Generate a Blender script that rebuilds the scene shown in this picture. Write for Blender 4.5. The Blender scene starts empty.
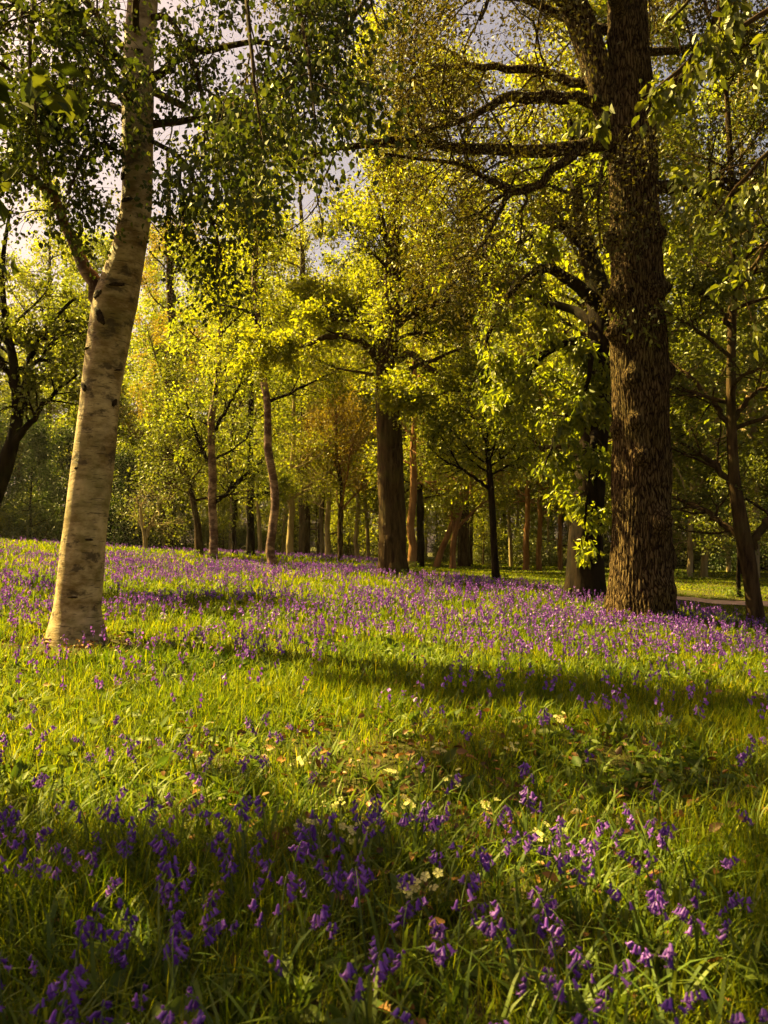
import bpy, math
import numpy as np

SEED = 11
rng = np.random.default_rng(SEED)
scene = bpy.context.scene
COL = scene.collection
PI = math.pi

# ------------------------------------------------------------------ camera
F, CX, CY, HZ = 760.0, 384.0, 512.0, 548.0
EYE = 1.12
PITCH = math.atan((HZ - CY) / F)
FWD = np.array([0, math.cos(PITCH), math.sin(PITCH)])
UPV = np.array([0, -math.sin(PITCH), math.cos(PITCH)])
CAM = np.array([0.0, 0.0, EYE])


def at(px, py, d):
    """the point seen at a pixel of the survey photograph, d metres ahead"""
    r = FWD + np.array([1.0, 0, 0]) * ((px - CX) / F) + UPV * ((CY - py) / F)
    return CAM + r * (d / r[1])


# ------------------------------------------------------------------ helpers
def vgrid(seed, n=128):
    return np.random.default_rng(seed).random((n, n))


_GRIDS = {}


def vnoise(x, y, seed=0):
    """smooth value noise 0..1 on a unit lattice"""
    g = _GRIDS.setdefault(seed, vgrid(seed))
    n = g.shape[0]
    x = np.asarray(x, float); y = np.asarray(y, float)
    xi = np.floor(x).astype(int); yi = np.floor(y).astype(int)
    fx = x - xi; fy = y - yi
    fx = fx * fx * (3 - 2 * fx); fy = fy * fy * (3 - 2 * fy)
    a = g[xi % n, yi % n]; b = g[(xi + 1) % n, yi % n]
    c = g[xi % n, (yi + 1) % n]; d = g[(xi + 1) % n, (yi + 1) % n]
    return (a * (1 - fx) + b * fx) * (1 - fy) + (c * (1 - fx) + d * fx) * fy


def fbm(x, y, seed=0, octv=3):
    s = 0; a = 0.5; t = 0
    for o in range(octv):
        s = s + a * vnoise(np.asarray(x) * 2 ** o, np.asarray(y) * 2 ** o, seed + o)
        t += a; a *= 0.5
    return s / t


def norm(v):
    return v / np.maximum(np.linalg.norm(v, axis=-1, keepdims=True), 1e-9)


def mesh_from(name, V, Q, mat, tint=None, smooth=True, mats=None, mat_idx=None):
    """a mesh from a vertex array and a quad array"""
    V = np.ascontiguousarray(V, np.float32).reshape(-1, 3)
    Q = np.ascontiguousarray(Q, np.int32).reshape(-1, 4)
    me = bpy.data.meshes.new(name)
    me.vertices.add(len(V)); me.vertices.foreach_set('co', V.ravel())
    me.loops.add(Q.size); me.loops.foreach_set('vertex_index', Q.ravel())
    me.polygons.add(len(Q))
    me.polygons.foreach_set('loop_start', np.arange(0, Q.size, 4, dtype=np.int32))
    me.polygons.foreach_set('loop_total', np.full(len(Q), 4, np.int32))
    me.polygons.foreach_set('use_smooth', np.full(len(Q), bool(smooth)))
    for m in (mats or [mat]):
        me.materials.append(m)
    if mat_idx is not None:
        me.polygons.foreach_set('material_index', np.ascontiguousarray(mat_idx, np.int32))
    if tint is not None:
        at_ = me.attributes.new('tint', 'FLOAT', 'FACE')
        at_.data.foreach_set('value', np.ascontiguousarray(tint, np.float32))
    me.update(calc_edges=True)
    return me


def link(name, me, parent=None, loc=None):
    o = bpy.data.objects.new(name, me)
    COL.objects.link(o)
    if parent is not None:
        o.parent = parent
    if loc is not None:
        o.location = loc
    return o


def thing(name, label, cat, loc, group=None, rotz=0.0):
    o = bpy.data.objects.new(name, None)
    COL.objects.link(o)
    o.empty_display_size = 0.2
    o.location = [float(c) for c in loc]; o.rotation_euler = (0, 0, rotz)
    o['label'] = label; o['category'] = cat
    if group:
        o['group'] = group
    return o


def tag(o, label=None, cat=None, group=None, kind=None):
    for k, v in (('label', label), ('category', cat), ('group', group), ('kind', kind)):
        if v:
            o[k] = v
    return o


def catmull(P, n):
    P = np.asarray(P, float)
    E = np.vstack([2 * P[0] - P[1], P, 2 * P[-1] - P[-2]])
    seg = len(P) - 1
    t = np.linspace(0, seg, n)
    i = np.minimum(t.astype(int), seg - 1); f = (t - i)[:, None]
    a, b, c, d = E[i], E[i + 1], E[i + 2], E[i + 3]
    return 0.5 * (2 * b + (c - a) * f + (2 * a - 5 * b + 4 * c - d) * f ** 2 + (3 * b - a - 3 * c + d) * f ** 3)


class Geo:
    """collects quads"""
    def __init__(self):
        self.V = []; self.Q = []; self.T = []; self.n = 0

    def add(self, V, Q, T=None):
        V = V.reshape(-1, 3)
        self.V.append(V); self.Q.append(Q.reshape(-1, 4) + self.n); self.n += len(V)
        self.T.append(np.zeros(len(Q.reshape(-1, 4))) if T is None else T)

    def mesh(self, name, mat, off=(0, 0, 0), smooth=True):
        if not self.V:
            return None
        return mesh_from(name, np.concatenate(self.V) - np.asarray(off), np.concatenate(self.Q), mat,
                         np.concatenate(self.T), smooth)


def tubes(P, R, s):
    """P (n,k,3) centre lines, R (n,k) radii -> quads of n tubes"""
    n, k, _ = P.shape
    T = norm(np.gradient(P, axis=1))
    mean = norm(P[:, -1] - P[:, 0])
    ref = np.where(np.abs(mean[:, 2:3]) > 0.8, np.array([[1.0, 0.1, 0]]), np.array([[0.05, 0.1, 1.0]]))
    U = norm(np.cross(T, ref[:, None, :])); W = np.cross(T, U)
    a = np.arange(s) / s * 2 * PI
    V = P[:, :, None, :] + R[:, :, None, None] * (np.cos(a)[:, None] * U[:, :, None, :] + np.sin(a)[:, None] * W[:, :, None, :])
    i = np.arange(k - 1)[:, None]; j = np.arange(s)[None, :]; j2 = (j + 1) % s
    q = np.stack([i * s + j, i * s + j2, (i + 1) * s + j2, (i + 1) * s + j], -1).reshape(-1, 4)
    Q = (q[None] + (np.arange(n) * k * s)[:, None, None])
    return V.reshape(-1, 3), Q.reshape(-1, 4)


def grow(P0, D0, L, k, wig, bias=(0, 0, 0), rg=rng):
    """n wandering twigs at once; bias bends them (gravity, light)"""
    n = len(P0)
    P = np.empty((n, k, 3)); P[:, 0] = P0
    D = norm(D0.copy())
    b = np.asarray(bias, float)
    for i in range(1, k):
        D = norm(D + wig * rg.normal(size=(n, 3)) + b)
        P[:, i] = P[:, i - 1] + D * (L / (k - 1))[:, None]
    return P


def sample_paths(P, m, t0, t1, rg=rng, clump=0):
    """m random stations on each path (unequally shared if clump): points, tangents, parameter, path index"""
    n, k, _ = P.shape
    idx = np.repeat(np.arange(n), m)
    if clump:
        wt = rg.gamma(clump, size=n)
        idx = rg.choice(n, size=n * m, p=wt / wt.sum())
    t = rg.uniform(t0, t1, n * m)
    f = t * (k - 1); i = np.minimum(f.astype(int), k - 2); w = (f - i)[:, None]
    A = P[idx, i]; B = P[idx, i + 1]
    return A * (1 - w) + B * w, norm(B - A), t, idx


def spawn(P, m, t0, t1, ang, flat=1.0, rg=rng):
    X, T, t, idx = sample_paths(P, m, t0, t1, rg)
    r = rg.normal(size=X.shape); r[:, 2] *= flat
    perp = norm(r - (r * T).sum(1, keepdims=True) * T)
    a = (ang * rg.uniform(0.7, 1.25, len(X)))[:, None]
    return X, norm(np.cos(a) * T + np.sin(a) * perp), t, idx


def leaves(P, D, size, width, hero, rg=rng, up=0.6):
    """leaf blades growing from points P along D"""
    n = len(P)
    D = norm(D)
    N = rg.normal(size=(n, 3)) * 0.55; N[:, 2] += up
    S = norm(np.cross(D, N)); N = np.cross(S, D)
    L = (size * rg.uniform(0.45, 1.35, n))[:, None]; W = L * width
    if hero:
        fold = 0.16
        droop = rg.uniform(-0.05, 0.25, n)[:, None] * L
        pts = [P,
               P + D * L * 0.28 + S * W * 0.46 + N * W * fold, P + D * L * 0.62 + S * W * 0.40 + N * (W * fold - droop * 0.4),
               P + D * L - N * droop,
               P + D * L * 0.62 - S * W * 0.40 + N * (W * fold - droop * 0.4), P + D * L * 0.28 - S * W * 0.46 + N * W * fold]
        V = np.stack(pts, 1)
        q = np.array([[0, 1, 2, 3], [0, 3, 4, 5]])
        Q = (np.arange(n) * 6)[:, None, None] + q[None]
        tint = np.repeat(rg.random(n), 2)
    else:
        V = np.stack([P, P + D * L * 0.5 + S * W * 0.5 + N * W * 0.15, P + D * L, P + D * L * 0.5 - S * W * 0.5 + N * W * 0.15], 1)
        Q = (np.arange(n) * 4)[:, None, None] + np.array([[0, 1, 2, 3]])[None]
        tint = rg.random(n)
    return V.reshape(-1, 3), Q.reshape(-1, 4), tint


# ------------------------------------------------------------------ materials
def new_mat(name):
    m = bpy.data.materials.new(name); m.use_nodes = True
    nt = m.node_tree
    for n in list(nt.nodes):
        nt.nodes.remove(n)
    out = nt.nodes.new('ShaderNodeOutputMaterial')
    return m, nt, out


def ramp(nt, stops):
    r = nt.nodes.new('ShaderNodeValToRGB')
    e = r.color_ramp.elements
    while len(e) < len(stops):
        e.new(0.5)
    for el, (p, c) in zip(e, stops):
        el.position = p; el.color = (*c, 1)
    return r


def noise(nt, scale, detail=4, rough=0.6, coord='Object', stretch=None):
    tc = nt.nodes.new('ShaderNodeTexCoord'); mp = nt.nodes.new('ShaderNodeMapping')
    nz = nt.nodes.new('ShaderNodeTexNoise')
    nt.links.new(tc.outputs[coord], mp.inputs['Vector']); nt.links.new(mp.outputs[0], nz.inputs['Vector'])
    if stretch:
        mp.inputs['Scale'].default_value = stretch
    nz.inputs['Scale'].default_value = scale; nz.inputs['Detail'].default_value = detail
    nz.inputs['Roughness'].default_value = rough
    return nz


def math_(nt, op, a, b=None, c=None):
    n = nt.nodes.new('ShaderNodeMath'); n.operation = op
    for i, v in enumerate((a, b, c)):
        if v is None:
            continue
        if isinstance(v, (int, float)):
            n.inputs[i].default_value = v
        else:
            nt.links.new(v, n.inputs[i])
    return n.outputs[0]


def leaf_mat(name, cols, trans=0.45, tcol=1.5, patch=0.0, patch_scale=0.6, gloss=0.04, rough=0.45):
    m, nt, out = new_mat(name)
    a = nt.nodes.new('ShaderNodeAttribute'); a.attribute_name = 'tint'
    v = a.outputs['Fac']
    if patch:
        geo = nt.nodes.new('ShaderNodeNewGeometry')
        nz = nt.nodes.new('ShaderNodeTexNoise'); nz.inputs['Scale'].default_value = patch_scale
        nz.inputs['Detail'].default_value = 3
        nt.links.new(geo.outputs['Position'], nz.inputs['Vector'])
        v = math_(nt, 'MULTIPLY_ADD', math_(nt, 'SUBTRACT', nz.outputs['Fac'], 0.5), patch, v)
    r = ramp(nt, [(i / (len(cols) - 1), c) for i, c in enumerate(cols)])
    nt.links.new(v, r.inputs[0])
    d = nt.nodes.new('ShaderNodeBsdfDiffuse'); t = nt.nodes.new('ShaderNodeBsdfTranslucent')
    nt.links.new(r.outputs[0], d.inputs['Color'])
    mul = nt.nodes.new('ShaderNodeMix'); mul.data_type = 'RGBA'; mul.blend_type = 'MULTIPLY'
    mul.inputs['Factor'].default_value = 1
    nt.links.new(r.outputs[0], mul.inputs[6]); mul.inputs[7].default_value = (tcol * 1.1, tcol, tcol * 0.5, 1)
    nt.links.new(mul.outputs[2], t.inputs['Color'])
    mx = nt.nodes.new('ShaderNodeMixShader'); mx.inputs[0].default_value = trans
    nt.links.new(d.outputs[0], mx.inputs[1]); nt.links.new(t.outputs[0], mx.inputs[2])
    g = nt.nodes.new('ShaderNodeBsdfGlossy'); g.inputs['Roughness'].default_value = rough
    g.inputs['Color'].default_value = (0.8, 0.75, 0.6, 1)
    m2 = nt.nodes.new('ShaderNodeMixShader'); m2.inputs[0].default_value = gloss
    nt.links.new(mx.outputs[0], m2.inputs[1]); nt.links.new(g.outputs[0], m2.inputs[2])
    nt.links.new(m2.outputs[0], out.inputs['Surface'])
    return m


def bark_mat(name, dark, light, moss=None, stretch=(1, 1, 0.16), scale=14, bump=0.6, dist=0.03, moss_amt=0.5):
    m, nt, out = new_mat(name)
    p = nt.nodes.new('ShaderNodeBsdfPrincipled')
    p.inputs['Roughness'].default_value = 0.95; p.inputs['Specular IOR Level'].default_value = 0.05
    n1 = noise(nt, scale, 6, 0.65, stretch=stretch)
    n2 = noise(nt, 1.3, 3, 0.6)
    r = ramp(nt, [(0.36, dark), (0.50, tuple(0.5 * (a + b) for a, b in zip(dark, light))), (0.66, light)])
    nt.links.new(n1.outputs['Fac'], r.inputs[0])
    col = r.outputs[0]
    if moss:
        mr = ramp(nt, [(0.5, (0, 0, 0)), (0.68, (1, 1, 1))]); nt.links.new(n2.outputs['Fac'], mr.inputs[0])
        mx = nt.nodes.new('ShaderNodeMix'); mx.data_type = 'RGBA'
        nt.links.new(math_(nt, 'MULTIPLY', mr.outputs[0], moss_amt), mx.inputs['Factor'])
        nt.links.new(col, mx.inputs[6]); mx.inputs[7].default_value = (*moss, 1)
        col = mx.outputs[2]
    nt.links.new(col, p.inputs['Base Color'])
    b = nt.nodes.new('ShaderNodeBump'); b.inputs['Strength'].default_value = bump; b.inputs['Distance'].default_value = dist
    nt.links.new(n1.outputs['Fac'], b.inputs['Height']); nt.links.new(b.outputs[0], p.inputs['Normal'])
    nt.links.new(p.outputs[0], out.inputs['Surface'])
    return m


def plate_bark(name, crack, plate, pale, moss):
    m, nt, out = new_mat(name)
    p = nt.nodes.new('ShaderNodeBsdfPrincipled'); p.inputs['Roughness'].default_value = 0.95
    p.inputs['Specular IOR Level'].default_value = 0.05
    tc = nt.nodes.new('ShaderNodeTexCoord')
    wob = nt.nodes.new('ShaderNodeTexNoise'); wob.inputs['Scale'].default_value = 5; wob.inputs['Detail'].default_value = 3
    nt.links.new(tc.outputs['Object'], wob.inputs['Vector'])
    add = nt.nodes.new('ShaderNodeVectorMath'); add.operation = 'MULTIPLY_ADD'
    nt.links.new(wob.outputs['Color'], add.inputs[0]); add.inputs[1].default_value = (0.10, 0.10, 0.25)
    nt.links.new(tc.outputs['Object'], add.inputs[2])
    mp = nt.nodes.new('ShaderNodeMapping'); mp.inputs['Scale'].default_value = (25, 25, 3.0)
    nt.links.new(add.outputs[0], mp.inputs['Vector'])
    vo = nt.nodes.new('ShaderNodeTexVoronoi'); vo.feature = 'DISTANCE_TO_EDGE'; vo.inputs['Scale'].default_value = 1.0
    nt.links.new(mp.outputs[0], vo.inputs['Vector'])
    fine = noise(nt, 30, 6, 0.7, stretch=(1, 1, 0.35)); big = noise(nt, 1.1, 4, 0.65)
    h = math_(nt, 'ADD', math_(nt, 'MULTIPLY', math_(nt, 'MINIMUM', vo.outputs['Distance'], 0.28), 2.2), math_(nt, 'MULTIPLY', math_(nt, 'SUBTRACT', fine.outputs['Fac'], 0.5), 0.9))
    r = ramp(nt, [(0.06, crack), (0.30, plate), (0.75, pale)]); nt.links.new(h, r.inputs[0])
    mr = ramp(nt, [(0.48, (0, 0, 0)), (0.66, (1, 1, 1))]); nt.links.new(big.outputs['Fac'], mr.inputs[0])
    mx = nt.nodes.new('ShaderNodeMix'); mx.data_type = 'RGBA'
    nt.links.new(math_(nt, 'MULTIPLY', math_(nt, 'MULTIPLY', mr.outputs[0], 0.7), math_(nt, 'MINIMUM', math_(nt, 'MAXIMUM', h, 0.0), 1.0)), mx.inputs['Factor'])
    nt.links.new(r.outputs[0], mx.inputs[6]); mx.inputs[7].default_value = (*moss, 1)
    nt.links.new(mx.outputs[2], p.inputs['Base Color'])
    b = nt.nodes.new('ShaderNodeBump'); b.inputs['Strength'].default_value = 0.9; b.inputs['Distance'].default_value = 0.03
    nt.links.new(h, b.inputs['Height']); nt.links.new(b.outputs[0], p.inputs['Normal'])
    nt.links.new(p.outputs[0], out.inputs['Surface'])
    return m


def birch_mat(name, pale, tan, dark, k=1.0, sc=0.55):
    m, nt, out = new_mat(name)
    p = nt.nodes.new('ShaderNodeBsdfPrincipled'); p.inputs['Roughness'].default_value = 0.7
    p.inputs['Specular IOR Level'].default_value = 0.25
    big = noise(nt, 2.2 * k, 5, 0.65)
    peel = noise(nt, 4 * k, 5, 0.65, stretch=(1, 1, 2.6))
    lent = noise(nt, 9 * k, 3, 0.5, stretch=(1, 1, 9))
    scab = noise(nt, 4.0 * k, 4, 0.7, stretch=(1, 1, 1.6))
    r = ramp(nt, [(0.42, tan), (0.50, tuple(0.55 * a + 0.45 * b for a, b in zip(pale, tan))), (0.57, pale)])
    nt.links.new(math_(nt, 'ADD', math_(nt, 'MULTIPLY', big.outputs['Fac'], 0.5), math_(nt, 'MULTIPLY', peel.outputs['Fac'], 0.5)), r.inputs[0])
    lr = ramp(nt, [(0.60, (0, 0, 0)), (0.67, (1, 1, 1))]); nt.links.new(lent.outputs['Fac'], lr.inputs[0])
    sr = ramp(nt, [(sc, (0, 0, 0)), (sc + 0.09, (1, 1, 1))]); nt.links.new(scab.outputs['Fac'], sr.inputs[0])
    f = math_(nt, 'MAXIMUM', math_(nt, 'MULTIPLY', lr.outputs[0], 0.75), math_(nt, 'MULTIPLY', sr.outputs[0], 0.8))
    alg = noise(nt, 1.7 * k, 5, 0.7)
    ar = ramp(nt, [(0.47, (0, 0, 0)), (0.62, (1, 1, 1))]); nt.links.new(alg.outputs['Fac'], ar.inputs[0])
    m0 = nt.nodes.new('ShaderNodeMix'); m0.data_type = 'RGBA'
    nt.links.new(math_(nt, 'MULTIPLY', ar.outputs[0], 0.6), m0.inputs['Factor']); nt.links.new(r.outputs[0], m0.inputs[6])
    m0.inputs[7].default_value = (tan[0] * 0.75, tan[1] * 1.05, tan[2] * 0.7, 1)
    mx = nt.nodes.new('ShaderNodeMix'); mx.data_type = 'RGBA'
    nt.links.new(f, mx.inputs['Factor']); nt.links.new(m0.outputs[2], mx.inputs[6]); mx.inputs[7].default_value = (*dark, 1)
    nt.links.new(mx.outputs[2], p.inputs['Base Color'])
    b = nt.nodes.new('ShaderNodeBump'); b.inputs['Strength'].default_value = 0.55; b.inputs['Distance'].default_value = 0.012
    h = math_(nt, 'SUBTRACT', peel.outputs['Fac'], math_(nt, 'MULTIPLY', f, 0.6))
    nt.links.new(h, b.inputs['Height']); nt.links.new(b.outputs[0], p.inputs['Normal'])
    nt.links.new(p.outputs[0], out.inputs['Surface'])
    return m


def plain_mat(name, c1, c2, scale=20, rough=0.85, bump=0.3, dist=0.01):
    m, nt, out = new_mat(name)
    p = nt.nodes.new('ShaderNodeBsdfPrincipled'); p.inputs['Roughness'].default_value = rough
    p.inputs['Specular IOR Level'].default_value = 0.2
    nz = noise(nt, scale, 5, 0.65)
    r = ramp(nt, [(0.35, c1), (0.65, c2)]); nt.links.new(nz.outputs['Fac'], r.inputs[0])
    nt.links.new(r.outputs[0], p.inputs['Base Color'])
    b = nt.nodes.new('ShaderNodeBump'); b.inputs['Strength'].default_value = bump; b.inputs['Distance'].default_value = dist
    nt.links.new(nz.outputs['Fac'], b.inputs['Height']); nt.links.new(b.outputs[0], p.inputs['Normal'])
    nt.links.new(p.outputs[0], out.inputs['Surface'])
    return m


M = {}
M['birch_leaf'] = leaf_mat('birch_leaf', [(0.022, 0.034, 0.005), (0.042, 0.058, 0.007), (0.08, 0.09, 0.010)], 0.35, 1.5, gloss=0.03)
M['oak_leaf'] = leaf_mat('oak_leaf', [(0.035, 0.028, 0.005), (0.065, 0.052, 0.007), (0.070, 0.070, 0.008)], 0.4, 1.5)
M['gold_leaf'] = leaf_mat('gold_leaf', [(0.085, 0.102, 0.005), (0.145, 0.165, 0.006), (0.22, 0.21, 0.009)], 0.6, 1.8)
M['lime_leaf'] = leaf_mat('lime_leaf', [(0.070, 0.095, 0.006), (0.125, 0.15, 0.008), (0.20, 0.21, 0.012)], 0.6, 1.8)
M['green_leaf'] = leaf_mat('green_leaf', [(0.045, 0.060, 0.006), (0.085, 0.10, 0.008), (0.13, 0.135, 0.012)], 0.45, 1.6)
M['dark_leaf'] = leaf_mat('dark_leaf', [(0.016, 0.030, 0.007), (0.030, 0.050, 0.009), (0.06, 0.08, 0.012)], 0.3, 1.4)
M['copper_leaf'] = leaf_mat('copper_leaf', [(0.13, 0.082, 0.007), (0.19, 0.135, 0.008), (0.20, 0.17, 0.009)], 0.5, 1.6)
M['red_leaf'] = leaf_mat('red_leaf', [(0.12, 0.015, 0.008), (0.2, 0.03, 0.012)], 0.4, 1.5)
M['grass'] = leaf_mat('grass_blade', [(0.024, 0.054, 0.002), (0.080, 0.118, 0.003), (0.165, 0.185, 0.004), (0.23, 0.205, 0.008)], 0.5, 1.5, patch=1.1, patch_scale=0.7, gloss=0.006, rough=0.5)
M['weed'] = leaf_mat('weed_leaf', [(0.05, 0.085, 0.010), (0.09, 0.125, 0.014), (0.13, 0.16, 0.02)], 0.4, 1.5, gloss=0.02, rough=0.55)
M['litter'] = leaf_mat('litter_leaf', [(0.06, 0.028, 0.010), (0.14, 0.065, 0.018), (0.24, 0.11, 0.03)], 0.15, 1.2, gloss=0.03)
M['bell'] = leaf_mat('bluebell_petal', [(0.10, 0.025, 0.25), (0.18, 0.048, 0.40), (0.31, 0.12, 0.54)], 0.35, 1.0, gloss=0.03)
M['bell'].node_tree.nodes  # violet keeps its blue when lit through
for n in M['bell'].node_tree.nodes:
    if n.type == 'MIX' and n.data_type == 'RGBA':
        n.inputs[7].default_value = (1.25, 1.0, 1.15, 1)
M['stem'] = leaf_mat('bluebell_stem', [(0.06, 0.085, 0.012), (0.10, 0.085, 0.03)], 0.1, 1.0)
M['primrose'] = leaf_mat('primrose_petal', [(0.55, 0.50, 0.16), (0.68, 0.62, 0.24)], 0.35, 1.0, gloss=0.02)
M['oak_bark'] = plate_bark('oak_bark', (0.008, 0.004, 0.002), (0.062, 0.036, 0.014), (0.15, 0.095, 0.042), (0.10, 0.085, 0.016))
M['brown_bark'] = bark_mat('brown_bark', (0.018, 0.010, 0.005), (0.085, 0.050, 0.021), (0.06, 0.055, 0.014), scale=14)
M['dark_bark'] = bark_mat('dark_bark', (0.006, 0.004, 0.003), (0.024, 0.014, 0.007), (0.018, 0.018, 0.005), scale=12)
M['pale_bark'] = bark_mat('pale_bark', (0.16, 0.11, 0.05), (0.34, 0.25, 0.12), (0.2, 0.19, 0.05), scale=8, bump=0.3)
M['orange_bark'] = bark_mat('orange_bark', (0.12, 0.05, 0.018), (0.27, 0.14, 0.055), None, scale=8, bump=0.4)
M['birch_bark'] = birch_mat('birch_bark', (0.52, 0.37, 0.19), (0.19, 0.115, 0.038), (0.04, 0.023, 0.012))
M['red_birch_bark'] = birch_mat('red_birch_bark', (0.36, 0.22, 0.13), (0.085, 0.030, 0.013), (0.040, 0.013, 0.006), 0.7, 0.46)
M['scar'] = plain_mat('branch_scar', (0.014, 0.008, 0.005), (0.05, 0.028, 0.014), 30, 0.95, 0.7, 0.02)
M['path'] = plain_mat('path_gravel', (0.30, 0.19, 0.12), (0.46, 0.32, 0.22), 6, 0.95, 0.3)

# ------------------------------------------------------------------ ground
CTRL = [(-3.5, -4, 0), (0, -4, 0), (3.5, -4, 0), (-3, 0, 0), (0, 0, 0), (3, 0, 0), (0, 2, 0), (-2, 3, 0.02), (2, 3, 0), (-12, 0, 0.1), (12, 0, -0.1)]
for px, py, d in [(78, 642, 8), (640, 621, 13), (393, 577, 20), (585, 598, 15.5), (757, 630, 13), (900, 640, 13.5), (560, 612, 13.5), (495, 584, 18), (272, 572, 22),
                  (0, 550, 24), (213, 560, 26), (145, 551, 36), (0, 541, 36), (340, 560, 34), (411, 567, 30), (440, 569, 34),
                  (526, 570, 36), (560, 572, 34), (690, 601, 17.5), (768, 605, 17), (700, 578, 30), (703, 570, 48),
                  (400, 560, 55), (0, 540, 60), (768, 566, 60), (-300, 545, 45), (1050, 570, 45), (250, 556, 40)]:
    CTRL.append(tuple(at(px, py, d)))
CTRL = np.array(CTRL)


def _tps(r2):
    return np.where(r2 > 0, 0.5 * r2 * np.log(np.maximum(r2, 1e-12)), 0)


_n = len(CTRL)
_K = _tps(((CTRL[:, None, :2] - CTRL[None, :, :2]) ** 2).sum(-1)) + 3.0 * np.eye(_n)
_Pm = np.hstack([np.ones((_n, 1)), CTRL[:, :2]])
_sol = np.linalg.solve(np.block([[_K, _Pm], [_Pm.T, np.zeros((3, 3))]]), np.concatenate([CTRL[:, 2], np.zeros(3)]))


def gz(x, y):
    x = np.atleast_1d(np.asarray(x, float)); y = np.atleast_1d(np.asarray(y, float))
    sh = x.shape
    xc = np.clip(x.ravel(), -34, 34); yc = np.clip(y.ravel(), -5, 58)
    out = np.empty(len(xc))
    for s in range(0, len(xc), 100000):
        e = slice(s, s + 100000)
        k = _tps((xc[e, None] - CTRL[None, :, 0]) ** 2 + (yc[e, None] - CTRL[None, :, 1]) ** 2)
        out[e] = k @ _sol[:_n] + _sol[_n] + _sol[_n + 1] * xc[e] + _sol[_n + 2] * yc[e]
    bump = (fbm(xc * 0.9, yc * 0.9, 40) - 0.5) * 0.10
    return (out + bump).reshape(sh)


Z0 = float(gz(0, 0)[0])
CAM[2] = EYE


def path_mid(x):
    return 17.6 - 0.14 * (x - 6) + 0.012 * (x - 6) ** 2


def build_ground():
    def axis(edges):
        return np.unique(np.concatenate([np.arange(a, b, s) for a, b, s in edges]))
    xs = axis([(-160, -40, 8), (-40, -14, 1.0), (-14, 14, 0.25), (14, 40, 1.0), (40, 161, 8)])
    ys = axis([(-60, -6, 6), (-6, 0, 0.5), (0, 22, 0.25), (22, 60, 1.0), (60, 201, 8)])
    X, Y = np.meshgrid(xs, ys, indexing='ij')
    Z = gz(X, Y)
    V = np.stack([X, Y, Z], -1)
    nx, ny = X.shape
    i = np.arange(nx - 1)[:, None]; j = np.arange(ny - 1)[None]
    Q = np.stack([i * ny + j, (i + 1) * ny + j, (i + 1) * ny + j + 1, i * ny + j + 1], -1).reshape(-1, 4)
    m, nt, out = new_mat('meadow_soil')
    p = nt.nodes.new('ShaderNodeBsdfPrincipled'); p.inputs['Roughness'].default_value = 0.95
    p.inputs['Specular IOR Level'].default_value = 0.1
    n1 = noise(nt, 1.6, 6, 0.7); n2 = noise(nt, 30, 4, 0.7)
    r1 = ramp(nt, [(0.3, (0.040, 0.026, 0.010)), (0.5, (0.055, 0.048, 0.010)), (0.7, (0.065, 0.080, 0.009))])
    nt.links.new(math_(nt, 'ADD', math_(nt, 'MULTIPLY', n1.outputs['Fac'], 0.6), math_(nt, 'MULTIPLY', n2.outputs['Fac'], 0.4)), r1.inputs[0])
    nt.links.new(r1.outputs[0], p.inputs['Base Color'])
    b = nt.nodes.new('ShaderNodeBump'); b.inputs['Strength'].default_value = 0.8; b.inputs['Distance'].default_value = 0.04
    nt.links.new(n2.outputs['Fac'], b.inputs['Height']); nt.links.new(b.outputs[0], p.inputs['Normal'])
    nt.links.new(p.outputs[0], out.inputs['Surface'])
    o = link('ground', mesh_from('ground', V, Q, m)); tag(o, kind='structure')
    # footpath crossing behind the big oak on the right
    x = np.arange(4.2, 60, 0.3); c = path_mid(np.minimum(x, 40))
    w = 0.55 * np.minimum(1, (x - 3.6) / 2.0) + 0.10 * (vnoise(x * 1.3, x * 0, 3) - 0.5)
    rows = [np.stack([x, c + w * s + 0.06 * (vnoise(x * 3, np.full_like(x, s * 5), 4) - 0.5), gz(x, c + w * s) + 0.02 + 0.015 * (1 - s * s)], -1) for s in np.linspace(-1, 1, 7)]
    V = np.stack(rows, 0); k = len(x)
    i = np.arange(6)[:, None]; j = np.arange(k - 1)[None]
    Q = np.stack([i * k + j, i * k + j + 1, (i + 1) * k + j + 1, (i + 1) * k + j], -1).reshape(-1, 4)
    o = link('footpath', mesh_from('footpath', V, Q, M['path'])); tag(o, kind='structure')


build_ground()


# ------------------------------------------------------------------ trees
def px_path(pts):
    P = np.array([at(p[0], p[1], p[2]) for p in pts])
    R = np.array([p[3] / 2 / F * p[2] for p in pts])
    return P, R


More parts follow.
